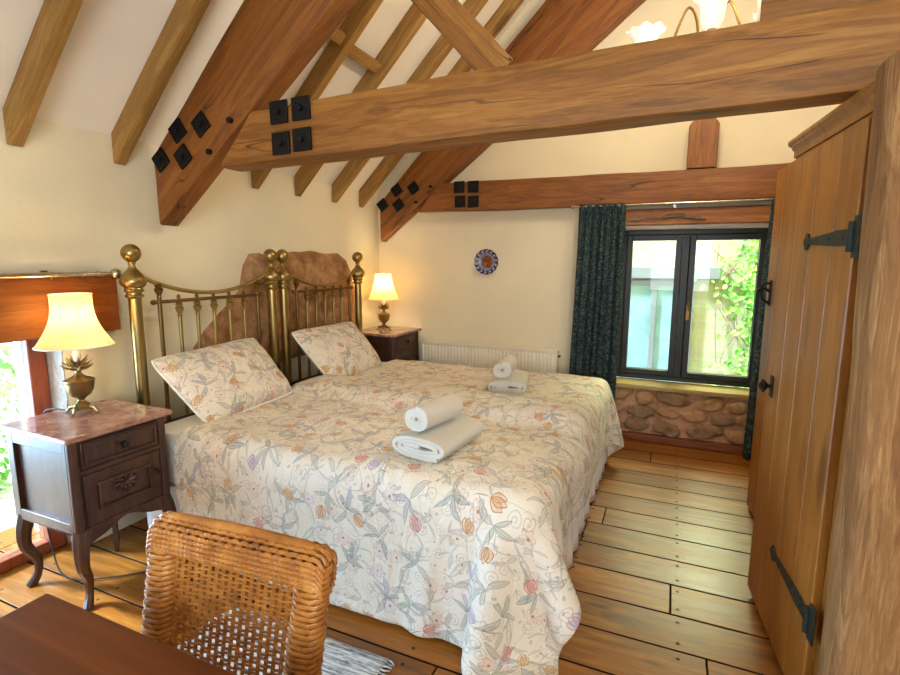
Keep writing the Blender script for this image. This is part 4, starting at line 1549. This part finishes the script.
# ------------------------------------------------------------------ table lamps
def make_lamp(name, label, loc, rz, sc, shade_h, r_bot, r_top, zs, watts, flare):
    r = thing(name, label, 'lamp', loc, rz, 'brass bedside lamps')
    # footed plinth
    b = MB()
    b.lathe([(0.020, 0.012*sc), (0.046*sc, 0.014*sc), (0.046*sc, 0.028*sc), (0.036*sc, 0.034*sc)], (0, 0, 0), 4)
    for k in range(4):
        a = PI/2*k
        ca, sa = math.cos(a), math.sin(a)
        b.tube([(0.034*sc*ca, 0.034*sc*sa, 0.026*sc), (0.052*sc*ca, 0.052*sc*sa, 0.022*sc), (0.060*sc*ca, 0.060*sc*sa, 0.008*sc), (0.070*sc*ca, 0.070*sc*sa, 0.004*sc)], [0.010*sc, 0.008*sc, 0.005*sc, 0.004*sc], 8)
    b.build('foot', M['lampbrass'], r)
    u = [(0.034, 0.033), (0.030, 0.040), (0.016, 0.050), (0.013, 0.058), (0.020, 0.066), (0.040, 0.082), (0.052, 0.104), (0.057, 0.130), (0.058, 0.142), (0.060, 0.144), (0.060, 0.150), (0.052, 0.154), (0.030, 0.164), (0.016, 0.174), (0.012, 0.182), (0.0, 0.184)]
    MB().lathe([(a*sc, c*sc) for a, c in u], (0, 0, 0), 28).build('urn', M['lampbrass'], r, ang=50)
    pine = MB()
    pine.lathe([(0.010*sc, 0.180*sc), (0.015*sc, 0.195*sc), (0.013*sc, 0.215*sc), (0.008*sc, 0.235*sc)], (0, 0, 0), 12)
    for row, (zz, rad, up_) in enumerate(((0.196, 0.064, 0.022), (0.210, 0.058, 0.028), (0.224, 0.044, 0.034))):
        for k in range(7):
            a = 2*PI*(k+0.5*row)/7
            ca, sa = math.cos(a), math.sin(a)
            pine.tube([(0.010*sc*ca, 0.010*sc*sa, zz*sc), (rad*0.6*sc*ca, rad*0.6*sc*sa, (zz+up_*0.35)*sc), (rad*sc*ca, rad*sc*sa, (zz+up_)*sc)], [0.006*sc, 0.006*sc, 0.001], 6)
    pine.build('pineapple_leaves', M['lampbrass'], r)
    MB().lathe([(0.007, 0.232*sc), (0.013, 0.236*sc), (0.013, zs+0.045), (0.006, zs+0.05)], (0, 0, 0), 12).build('lamp_holder', M['lace'], r)
    # bell shade with ribs
    prof = []
    n = 16
    for i in range(n+1):
        t = i/n
        rad = lerp(r_bot, r_top, t)-flare*math.sin(PI*t)*0.9
        prof.append((rad, zs+shade_h*t))
    b = MB()
    vs, fs = [], []
    K = 48
    for (rad, z) in prof:
        for k in range(K):
            a = 2*PI*k/K
            rr = rad*(1+0.012*abs(math.cos(a*4)))
            vs.append((rr*math.cos(a), rr*math.sin(a), z))
    for i in range(n):
        for k in range(K):
            k2 = (k+1) % K
            fs.append((i*K+k, i*K+k2, (i+1)*K+k2, (i+1)*K+k))
    b.add(vs, fs)
    sh = b.build('lamp_shade', M['shade'], r, ang=60)
    tr = MB()
    for (rad, z) in (prof[0], prof[-1]):
        tr.tube([(rad*1.012*math.cos(2*PI*k/40), rad*1.012*math.sin(2*PI*k/40), z) for k in range(40)], 0.0028, 6, closed=True)
    for k in range(8):
        a = 2*PI*k/8
        tr.tube([(rad*1.014*math.cos(a), rad*1.014*math.sin(a), z) for (rad, z) in prof], 0.0018, 5)
    tr.build('shade_trim', M['lace'], sh)
    MB().lathe([(0.008, 0), (0.013, 0.012), (0.024, 0.035), (0.026, 0.05), (0.018, 0.068), (0.0, 0.076)], (0, 0, zs+0.045), 14).build('bulb', M['bulb'], r)
    l = bpy.data.lights.new('lamp_light', 'POINT')
    l.energy, l.color, l.shadow_soft_size = watts, (1.0, 0.76, 0.42), 0.03
    lo = bpy.data.objects.new('lamp_light', l)
    COL.objects.link(lo)
    lo.parent = r
    lo.location = (0.0, 0.0, zs+shade_h*0.62)
    return r


make_lamp('table_lamp', 'large brass urn lamp with cream bell shade on the pink marble cabinet', (-2.475, 1.42, 0.758), 0.5, 1.02, 0.232, 0.149, 0.080, 0.312, LAMP_W, 0.028)
make_lamp('table_lamp', 'small brass urn lamp with lit shade on the far corner cabinet', (-2.46, 4.10, 0.825), 0.3, 0.98, 0.235, 0.140, 0.072, 0.285, FARLAMP_W, 0.012)

# flex of the near lamp running behind and under the cabinet
fl = [(-2.50, 1.36, 0.78), (-2.60, 1.34, 0.772), (-2.625, 1.33, 0.70), (-2.63, 1.30, 0.40), (-2.56, 1.28, 0.12), (-2.45, 1.27, 0.02), (-2.30, 1.36, 0.008), (-2.18, 1.48, 0.006), (-2.16, 1.60, 0.006), (-2.30, 1.75, 0.006)]


def smooth_path(pts, k=6):
    P = [Vector(p) for p in pts]
    out = []
    for i in range(len(P)-1):
        p0, p1, p2, p3 = P[max(i-1, 0)], P[i], P[i+1], P[min(i+2, len(P)-1)]
        for j in range(k):
            t = j/k
            out.append(0.5*((2*p1)+(-p0+p2)*t+(2*p0-5*p1+4*p2-p3)*t*t+(-p0+3*p1-3*p2+p3)*t**3))
    out.append(P[-1])
    return out


o = MB().tube(smooth_path(fl), 0.0035, 6).build('lamp_cable', M['cable'])
tag(o, 'dark lamp flex trailing on the floor under the marble topped cabinet', 'cable')

# ------------------------------------------------------------------ pelmet board, curtain pole (left)
o = MB().box(-0.016, 0.016, -0.92, 0.92, -0.148, 0.148).build('pelmet_board', M['pelmet'], None, (-2.650, 0.82, 1.245), bevel=0.004)
tag(o, 'red brown timber board across the top of the low window', 'pelmet')
cp_ = thing('curtain_pole', 'nickel curtain pole with ball end above the red brown board', 'curtain pole', (-2.59, 0.82, 1.385))
MB().tube([(0, -1.0, 0), (0, 0.87, 0)], 0.0125, 12).build('pole', M['steel'], cp_)
MB().lathe([(0.028*math.cos(-PI/2+PI*k/10), 0.028*math.sin(-PI/2+PI*k/10)) for k in range(11)], (0, 0.890, 0), 16).build('finial', M['steel'], cp_)
for yy in (0.60, -0.8):
    bk = MB().box(-0.072, -0.060, yy-0.014, yy+0.014, -0.035, 0.02).tube([(-0.065, yy, -0.012), (-0.012, yy, -0.014)], 0.006, 8)
    bk.tube([(0.013*math.cos(a), yy, 0.013*math.sin(a)) for a in [2*PI*k/14 for k in range(14)]], 0.004, 6, closed=True)
    bk.build('bracket', M['steel'], cp_)
for yy in (0.74, 0.80):
    MB().tube([(0.014*math.cos(2*PI*k/16), yy, 0.014*math.sin(2*PI*k/16)) for k in range(16)], 0.003, 6, closed=True).build('ring', M['steel'], cp_)

# ------------------------------------------------------------------ curtains, rod, driftwood (gable window)
rd = thing('curtain_rod', 'thin curtain rod under the far tie beam above the casement window', 'curtain rod', (0.0, 4.215, 1.89))
MB().tube([(-0.765, 0, 0), (0.66, 0, 0)], 0.008, 10).build('rod', M['steel'], rd)
MB().lathe([(0, -0.016), (0.012, -0.01), (0.016, 0), (0.012, 0.01), (0, 0.016)], (-0.775, 0, 0), 12).build('finial', M['steel'], rd)
for xx in (-0.70, -0.03):
    MB().tube([(xx, 0.0, 0), (xx, 0.12, 0.0)], 0.005, 8).box(xx-0.01, xx+0.01, 0.12, 0.128, -0.02, 0.02).build('bracket', M['steel'], rd)


def curtain(label, xt0, xt1, xb0, xb1, ztop, zbot, y, folds, seed):
    nx, nz = 150, 46
    rows, uvs = [], []
    for i in range(nz+1):
        t = i/nz
        row = []
        for j in range(nx+1):
            s_ = j/nx
            x = lerp(lerp(xt0, xt1, s_), lerp(xb0, xb1, s_), t**1.3)
            head = math.exp(-((t-0.045)/0.03)**2)
            a = lerp(0.016, 0.034, min(1, t*3))*(1-0.45*head)
            ph = s_*folds*2*PI+seed+0.8*math.sin(s_*9+seed)+0.4*t*math.sin(s_*5)
            yy = y-0.005+a*math.sin(ph)+0.006*math.sin(ph*2.3+1)
            if t < 0.10: yy += 0.005*math.sin(s_*folds*2.6*2*PI)*(1 if t > 0.02 else 1.6)
            x += 0.010*math.sin(ph+1.5)*min(1, t*4)
            z = lerp(ztop, zbot, t)+(0.006*math.sin(s_*folds*2.6*2*PI) if i == 0 else 0)
            row.append((x, yy, z))
            uvs.append((s_*abs(xt1-xt0)*2.3, t*abs(ztop-zbot)))
        rows.append(row)
    mb = MB().grid(rows)
    xm = (xt0+xt1)/2
    mb.v = [(a-xm, b-y, c-zbot) for (a, b, c) in mb.v]
    o = mb.build('curtain', M['curtain'], None, (xm, y, zbot), recalc=False, ang=80)
    ul = o.data.uv_layers.new(name='UVMap')
    for lp in o.data.loops: ul.data[lp.index].uv = uvs[lp.vertex_index]
    sf = o.modifiers.new('thick', 'SOLIDIFY')
    sf.thickness = 0.003
    tag(o, label, 'curtain', 'dark patterned curtains')
    return o


curtain('dark blue green patterned curtain gathered at the left of the casement window', -0.725, -0.375, -0.775, -0.395, 1.905, 0.02, 4.215, 7, 0.4)
curtain('narrow dark patterned curtain squeezed between window and tall cupboard', 0.585, 0.70, 0.555, 0.74, 1.895, 0.02, 4.215, 3, 1.1)

pts = smooth_path([(-0.36, 0, 0.0), (-0.28, 0.004, 0.004), (-0.20, -0.004, 0.010), (-0.12, 0, 0.006), (-0.06, 0.002, 0.022), (0.02, 0, 0.020), (0.08, 0.003, 0.006), (0.16, 0, 0.0)])
rr = [0.009+0.010*math.exp(-((p.x+0.02)/0.07)**2)+0.004*math.sin(p.x*60) for p in pts]
rr[0], rr[-1] = 0.004, 0.003
o = MB().tube(pts, rr, 10).tube(smooth_path([(-0.1, 0.006, 0.0), (-0.02, 0.008, 0.012), (0.10, 0.008, -0.004), (0.19, 0.006, -0.008)]), 0.006, 8).build('driftwood', M['drift'], None, (0.0, 4.317, 1.785))
tag(o, 'knobbly piece of driftwood mounted on the lintel above the window', 'driftwood')


# ------------------------------------------------------------------ radiator, plate
rad = thing('radiator', 'cream panel radiator on the gable wall behind the far bed', 'radiator', (-1.53, 4.395, 0.0))
x0, x1 = -0.645, 0.655
rows = []
nx = 240
for zz, dd in ((0.145, 0.0), (0.15, 1.0), (0.665, 1.0), (0.672, 0.0)):
    row = []
    for j in range(nx+1):
        t = j/nx
        x = lerp(x0+0.012, x1-0.012, t)
        k = (x-x0)/0.0335 % 1.0
        g_ = 0.013*(1 if 0.22 < k < 0.78 else 0)*dd
        row.append((x, -0.080-g_, zz))
    rows.append(row)
MB().grid(rows).build('front_panel', M['radiator'], rad, recalc=False, ang=60)
for xx in (x0, x1-0.014): box('side_cover', M['radiator'], rad, xx, xx+0.014, -0.088, -0.035, 0.13, 0.70)
tg = MB().box(x0, x1, -0.090, -0.078, 0.686, 0.705).box(x0, x1, -0.042, -0.034, 0.686, 0.705).box(x0+0.014, x1-0.014, -0.0795, -0.042, 0.13, 0.685)
for k in range(44):
    xx = lerp(x0+0.02, x1-0.02, k/43)
    tg.box(xx-0.008, xx+0.008, -0.078, -0.042, 0.694, 0.698)
tg.build('top_grille', M['radiator'], rad, bevel=0.001)
MB().tube([(x1, -0.06, 0.655), (x1+0.022, -0.06, 0.655)], 0.010, 10).build('bleed_valve', M['bronze'], rad)
for sx in (x0+0.05, x1-0.05):
    MB().tube([(sx, -0.055, 0.14), (sx, -0.055, 0.0)], 0.008, 8).build('pipe', M['steel'], rad)
for xx in (x0+0.2, x1-0.23): box('wall_bracket', M['steel'], rad, xx, xx+0.03, -0.036, 0.0, 0.25, 0.6)

# plate
vs, fs = [], []
K = 112
prof = [(0.0, 0.0), (0.04, 0.0), (0.052, 0.002), (0.060, 0.008), (0.080, 0.012), (0.098, 0.016), (0.110, 0.020), (0.110, 0.014), (0.06, 0.002), (0.04, -0.006), (0.0, -0.006)]
for (r, h) in prof:
    for k in range(K):
        a = 2*PI*k/K
        rr = r*(1+(0.045*abs(math.sin(7*a)) if r > 0.09 else 0))
        vs.append((rr*math.cos(a), -h, rr*math.sin(a)))
for i in range(len(prof)-1):
    for k in range(K):
        k2 = (k+1) % K
        fs.append((i*K+k, i*K+k2, (i+1)*K+k2, (i+1)*K+k))
b = MB()
b.add(vs, fs)
o = b.build('wall_plate', M['plate'], None, (-1.555, 4.391, 1.456), ang=50)
tag(o, 'small round painted plate with a pierced dark rim on the gable wall', 'plate')
for k in range(14):
    a = 2*PI*(k+0.5)/14
    h = MB().tube([(0.094*math.cos(a), -0.0165, 0.094*math.sin(a)), (0.094*math.cos(a), -0.0185, 0.094*math.sin(a))], 0.0055, 8)
    h.build('rim_piercing', M['plaster'], o)

# ------------------------------------------------------------------ chandelier
ch = thing('chandelier', 'brass chandelier with lit frosted tulip shades behind the near tie beam', 'chandelier', (0.07, 2.86, 2.34))
body = MB()
body.lathe([(0.0, -0.05), (0.02, -0.04), (0.03, -0.01), (0.045, 0.02), (0.03, 0.05), (0.014, 0.08), (0.012, 0.30), (0.03, 0.33), (0.014, 0.36), (0.010, 0.40), (0.010, 2.28), (0.05, 2.30), (0.06, 2.345), (0.0, 2.35)], (0, 0, 0), 20)
body.build('stem', M['bronze'], ch)
for k in range(4):
    a = -PI/2+PI/2*k+0.04
    ca, sa = math.cos(a), math.sin(a)
    Rr = 0.27
    arm = MB().tube(smooth_path([(0.03*ca, 0.03*sa, 0.06), (0.045*ca, 0.045*sa, 0.24), (0.085*ca, 0.085*sa, 0.31), (0.13*ca, 0.13*sa, 0.22), (0.18*ca, 0.18*sa, 0.06), (0.25*ca, 0.25*sa, 0.02), (Rr*ca, Rr*sa, 0.075)]), 0.006, 8)
    arm.lathe([(0.008, 0.06), (0.026, 0.075), (0.028, 0.085), (0.020, 0.095)], (Rr*ca, Rr*sa, 0), 14)
    arm = arm.build('arm', M['bronze'], ch)
    vs, fs = [], []
    K = 48
    prof = [(0.020, 0.092), (0.034, 0.105), (0.044, 0.130), (0.047, 0.160), (0.050, 0.190), (0.060, 0.215), (0.078, 0.232), (0.086, 0.236)]
    for i, (r, z) in enumerate(prof):
        fr_ = max(0, (i-4)/3)
        for q in range(K):
            t = 2*PI*q/K
            rr = r*(1+0.06*fr_*math.sin(8*t))
            vs.append((Rr*ca+rr*math.cos(t), Rr*sa+rr*math.sin(t), z+0.008*fr_*math.cos(8*t)))
    for i in range(len(prof)-1):
        for q in range(K):
            q2 = (q+1) % K
            fs.append((i*K+q, i*K+q2, (i+1)*K+q2, (i+1)*K+q))
    b = MB()
    b.add(vs, fs)
    sh = b.build('tulip_shade', M['tulip'], arm, ang=70)
    l = bpy.data.lights.new('chandelier_light', 'POINT')
    l.energy, l.color, l.shadow_soft_size = CHANDELIER_W/4, (1.0, 0.85, 0.60), 0.04
    lo = bpy.data.objects.new('chandelier_light', l)
    COL.objects.link(lo)
    lo.parent = ch
    lo.location = (Rr*ca, Rr*sa, 0.40)

# ------------------------------------------------------------------ table (foreground)
tb = thing('dining_table', 'polished dark red wooden table in the bottom left foreground', 'table', (-0.76, 0.11, 0))
tx0, tx1, ty0, ty1 = -0.443, 0.46, -0.50, 0.472
MB().box(tx0, tx1, ty0, ty1, 0.712, 0.740).build('table_top', M['table'], tb, bevel=0.005)
ap = MB().box(tx0+0.06, tx1-0.06, ty0+0.06, ty0+0.08, 0.62, 0.712).box(tx0+0.06, tx1-0.06, ty1-0.08, ty1-0.06, 0.62, 0.712)
ap.box(tx0+0.06, tx0+0.08, ty0+0.08, ty1-0.08, 0.62, 0.712).box(tx1-0.08, tx1-0.06, ty0+0.08, ty1-0.08, 0.62, 0.712)
ap.build('apron', M['table'], tb, bevel=0.003)
for sx in (tx0+0.07, tx1-0.07):
    for sy in (ty0+0.07, ty1-0.07):
        MB().prism([(-0.027, -0.027), (0.027, -0.027), (0.027, 0.027), (-0.027, 0.027)], lambda a, b: (sx+a, sy+b, 0.712), lambda a, b: (sx+a*0.65, sy+b*0.65, 0.0)).build('leg', M['table'], tb, bevel=0.004)

# ------------------------------------------------------------------ wicker chair
def wicker_chair():
    r = thing('wicker_chair', 'honey wicker chair with open woven back tucked under the table', 'chair', (-0.852, 0.505, 0), math.radians(4))
    zb, zt = 0.40, 0.842
    hw_b, hw_t = 0.218, 0.230
    lean = lambda z: 0.205+0.10*(z-0.42)/0.45      # local y of the back surface
    hw = lambda z: lerp(hw_b, hw_t, (z-zb)/(zt-zb))
    # outline of the frame with rounded upper corners
    path = []
    for i in range(12): path.append((-hw(lerp(0.40, zt-0.05, i/12)), lerp(0.40, zt-0.05, i/12)))
    for k in range(7):
        a = PI-PI/2*k/6
        path.append((-hw_t+0.05+0.05*math.cos(a), zt-0.05+0.05*math.sin(a)))
    for i in range(1, 14): path.append((lerp(-hw_t+0.05, hw_t-0.05, i/14), zt+0.004*math.sin(PI*i/14)))
    for k in range(7):
        a = PI/2-PI/2*k/6
        path.append((hw_t-0.05+0.05*math.cos(a), zt-0.05+0.05*math.sin(a)))
    for i in range(1, 13): path.append((hw(lerp(zt-0.05, 0.40, i/12)), lerp(zt-0.05, 0.40, i/12)))
    P3 = smooth_path([(x, lean(z), z) for x, z in path], 3)
    fr = MB().tube(P3, 0.014, 8)
    # close-woven border: strands looped round the thick sides, rows laid along the rounded top
    def rrect(hx_, hy_, r, k=4):
        out_ = []
        for (cx, cy, a0) in ((1, 1, 0), (-1, 1, 90), (-1, -1, 180), (1, -1, 270)):
            for q in range(k):
                a_ = math.radians(a0+90*q/(k-1))
                out_.append((cx*(hx_-r)+r*math.cos(a_), cy*(hy_-r)+r*math.sin(a_)))
        return out_
    BW, TH = 0.068, 0.024
    z, row = 0.42, 0
    while z < zt-0.030:
        for sgn in (-1, 1):
            cx = sgn*(hw(z)+0.012-BW/2)
            loop_ = rrect(BW/2, TH, 0.020)
            wig = 0.0022 if row % 2 else -0.0022
            fr.tube([(cx+px*(1+wig*10*math.cos(8*i)), lean(z)+py+wig*math.cos(PI*i), z+0.0012*math.sin(i)) for i, (px, py) in enumerate(loop_)], 0.0061, 6, closed=True)
        z += 0.0118
        row += 1
    prof_ = rrect(0.038, TH, 0.022, 4)
    for i, (pz, py) in enumerate(prof_):
        zc = zt-0.036
        lim = hw(zt)+0.010
        pts = []
        for j in range(121):
            x = (-1+2*j/120)*lim
            e = max(0.0, abs(x)-(lim-0.028))/0.028
            drop = 0.022*(1-math.sqrt(max(0.0, 1-e*e)))
            wig = 0.0034*math.cos(2*PI*x/0.026+PI*i)
            hy_, hz_ = abs(py)/TH, max(0.0, pz)/0.038
            pts.append((x, lean(zc+pz)+py+math.copysign(wig*hy_, py), zc+pz-drop+wig*hz_*0.6))
        fr.tube(pts, 0.0058, 6)
        m_ = ((prof_[i][0]+prof_[i-1][0])/2, (prof_[i][1]+prof_[i-1][1])/2)
        if math.hypot(prof_[i][0]-prof_[i-1][0], prof_[i][1]-prof_[i-1][1]) > 0.012:
            n_ = max(2, round(math.hypot(prof_[i][0]-prof_[i-1][0], prof_[i][1]-prof_[i-1][1])/0.0115))
            for q in range(1, n_):
                pz2, py2 = lerp(prof_[i-1][0], pz, q/n_), lerp(prof_[i-1][1], py, q/n_)
                pts = []
                for j in range(121):
                    x = (-1+2*j/120)*lim
                    e = max(0.0, abs(x)-(lim-0.028))/0.028
                    drop = 0.022*(1-math.sqrt(max(0.0, 1-e*e)))
                    wig = 0.0034*math.cos(2*PI*x/0.026+PI*(q+i))
                    hy_, hz_ = abs(py2)/TH, max(0.0, pz2)/0.038
                    pts.append((x, lean(zc+pz2)+py2+math.copysign(wig*hy_, py2), zc+pz2-drop+wig*hz_*0.6))
                fr.tube(pts, 0.0058, 6)
    bk = fr.build('back_frame', M['wicker'], r, ang=60)
    # open woven back: paired stakes and weavers
    wv = MB()
    pitch_z = 0.0118
    zi0, zi1 = 0.42, zt-0.066
    nrow = int((zi1-zi0)/pitch_z)
    stake_p = 0.0190
    lim0 = hw_b-0.052
    ns = int(2*lim0/stake_p)
    xs = [(-ns/2+i)*stake_p for i in range(ns+1)]
    for x in xs:
        for dx in (-0.0027, 0.0027):
            wv.tube([((x+dx)*hw(z)/hw_b, lean(z), z) for z in (zi0, lerp(zi0, zi1, 0.5), zi1)], 0.0023, 5)
    for rrow in range(nrow):
        z = zi0+pitch_z*(rrow+0.5)
        k = hw(z)/hw_b
        lim = hw(z)-0.050
        m = int(2*lim/(stake_p*0.5))
        pts = []
        for i in range(m+1):
            x = -lim+2*lim*i/m
            ph = math.cos(PI*(x/k)/stake_p)*(1 if rrow % 2 else -1)
            pts.append((x, lean(z)+0.0026*ph, z+0.0008*math.sin(x*50+rrow)))
        wv.tube(pts, 0.0031, 6, caps=False)
    wv.build('woven_back', M['wicker'], r, ang=60)
    # seat: woven panel on a rail
    st = MB()
    for i in range(34):
        y = -0.22+0.0125*i
        pts = []
        for j in range(45):
            x = -0.22+0.01*j
            pts.append((x, y, 0.425+0.004*math.cos(PI*j/2)*(1 if i % 2 else -1)))
        st.tube(pts, 0.0062, 5)
    for i in range(15):
        x = -0.21+0.03*i
        st.tube([(x, -0.22, 0.424), (x, 0.20, 0.424)], 0.004, 5)
    st.build('seat', M['wicker'], r, ang=60)
    MB().tube([(-0.225, -0.225, 0.415), (0.225, -0.225, 0.415), (0.225, 0.215, 0.415), (-0.225, 0.215, 0.415)], 0.018, 8, closed=True).build('seat_rail', M['wicker'], r)
    for (x, y) in ((-0.215, -0.215), (0.215, -0.215), (-0.215, 0.205), (0.215, 0.205)):
        lg = MB().tube([(x, y, 0.41), (x*1.04, y*1.04, 0.0)], 0.016, 10)
        lg.tube([(x*(1+0.04*(1-z/0.41))+0.0185*math.cos(z*400), y*(1+0.04*(1-z/0.41))+0.0185*math.sin(z*400), z) for z in [0.01+0.39*i/190 for i in range(191)]], 0.0040, 5)
        lg.build('leg', M['wicker'], r)
    return r


wicker_chair()

# ------------------------------------------------------------------ rug
rg = thing('rug', 'grey and white striped cotton rug on the boards beside the near bed', 'rug', (-1.25, 1.08, 0.0))
rows = []
for i in range(25):
    row = []
    for j in range(41):
        x, y = lerp(-0.36, 0.375, j/40), lerp(-0.375, 0.375, i/24)
        row.append((x, y, 0.009+0.002*mnoise.noise(Vector((x*8, y*8, 0)))))
    rows.append(row)
o = MB().grid(rows).build('rug_body', M['rug'], rg, recalc=False)
sf = o.modifiers.new('thick', 'SOLIDIFY')
sf.thickness, sf.offset = 0.007, -1
fg = MB()
rnd = random.Random(2)
for sgn in (-1, 1):
    for i in range(48):
        y = lerp(-0.37, 0.37, i/47)
        x = 0.375 if sgn > 0 else -0.36
        fg.tube([(x, y, 0.007), (x+sgn*0.015, y+rnd.uniform(-0.004, 0.004), 0.008), (x+sgn*0.032, y+rnd.uniform(-0.012, 0.012), 0.004)], [0.0035, 0.004, 0.002], 5)
fr_ = fg.build('fringe', M['rug'], rg)
fr_['kind'] = 'stuff'

# ------------------------------------------------------------------ outside: garden wall with window, ivy, shrub, ground
structure(MB().box(-9, 6, -8, 12, -0.5, -0.35).build('ground', M['ground'], smooth=False))
hs = thing('stone_outbuilding', 'pale stone building seen through the casement window', 'building', (0.5, 6.6, -0.35))
MB().box(-4.0, 4.5, 0, 0.3, 0, 2.9).build('wall', M['extwall'], hs, smooth=False)
ew = frame_rect('window_frame', -1.75, -0.28, 0.30, 1.60, 0.06, -0.06, 0.02, hs, M['slate'])
MB().box(-0.735, -0.675, -0.055, 0.0, 0.36, 1.54).build('mullion', M['slate'], ew, bevel=0.004)
for (a, b_) in ((-1.69, -0.735), (-0.675, -0.34)):
    MB().box(a, b_, -0.03, -0.02, 0.36, 1.54).build('pane', M['extpane'], ew, smooth=False)
MB().box(-1.95, -0.02, -0.12, 0.02, 1.62, 1.76).build('lintel', M['slate'], hs, bevel=0.01)
MB().box(-1.85, -0.2, -0.12, 0.02, 0.18, 0.30).build('sill', M['sheet'], hs, bevel=0.01)


def leaves(n, fn, size, seed):
    rnd = random.Random(seed)
    b = MB()
    for i in range(n):
        p, nrm = fn(rnd)
        nrm = (Vector(nrm)+Vector((rnd.uniform(-.7, .7), rnd.uniform(-.7, .7), rnd.uniform(-.3, .9)))).normalized()
        t = nrm.orthogonal().normalized()
        q = rnd.uniform(0, 2*PI)
        s_ = nrm.cross(t)
        a = math.cos(q)*t+math.sin(q)*s_
        c = nrm.cross(a)
        L = size*rnd.uniform(0.6, 1.25)
        P = Vector(p)
        pts = [P, P+a*L*0.35+c*L*0.30, P+a*L*0.75+c*L*0.22, P+a*L+nrm*L*0.08, P+a*L*0.75-c*L*0.22, P+a*L*0.35-c*L*0.30]
        mid = P+a*L*0.5-nrm*L*0.10
        b.add(pts+[mid], [(0, 1, 6), (1, 2, 6), (2, 3, 6), (3, 4, 6), (4, 5, 6), (5, 0, 6)])
    return b


iv = thing('climbing_ivy', 'bright green ivy climbing the outbuilding wall beyond the window', 'ivy', (0.75, 6.45, -0.35))


def ivy_pt(r):
    t = r.random()**0.8
    z = 2.2*t
    w = 0.42+0.1*math.sin(z*5)
    x = r.gauss(0.12-0.10*t, 0.5)*w+0.25
    return (x, r.uniform(-0.22, 0.10), z), (0, -1, 0.2)


leaves(2600, ivy_pt, 0.07, 5).build('foliage', M['leaf'], iv, smooth=False, recalc=False)
sb = MB()
rnd = random.Random(8)
for k in range(6):
    x = rnd.uniform(-0.2, 0.6)
    sb.tube(smooth_path([(x, 0.05, 0), (x+rnd.uniform(-.15, .15), 0.08, 0.7), (x+rnd.uniform(-.3, .2), 0.1, 1.4), (x+rnd.uniform(-.4, .2), 0.1, 2.0)]), 0.006, 6)
sb.build('stem', M['drift'], iv)

for (lx, ly, w, h, n, lb, sd) in ((-4.9, 2.0, 0.42, 1.5, 800, 'pale green garden bush outside the low left window', 11), (-5.2, 3.0, 0.5, 1.9, 700, 'taller leafy bush further along outside the low window', 14)):
    bs = thing('garden_shrub', lb, 'shrub', (lx, ly, -0.35), 0, 'shrubs outside the low window')

    def bush(r, w=w, h=h):
        a, q, z = r.uniform(0, 2*PI), r.random()**0.5, r.random()*h
        k = w*(0.6+0.4*math.sin(PI*z/h))
        return (q*k*math.cos(a), q*k*math.sin(a), z), (math.cos(a), math.sin(a), 0.5)
    leaves(n, bush, 0.085, sd).build('foliage', M['leaf2'], bs, smooth=False, recalc=False)
    MB().tube([(0, 0, 0), (0.03, 0, h*0.5), (0, 0.04, h*0.85)], [0.02, 0.014, 0.006], 8).build('stem', M['drift'], bs)
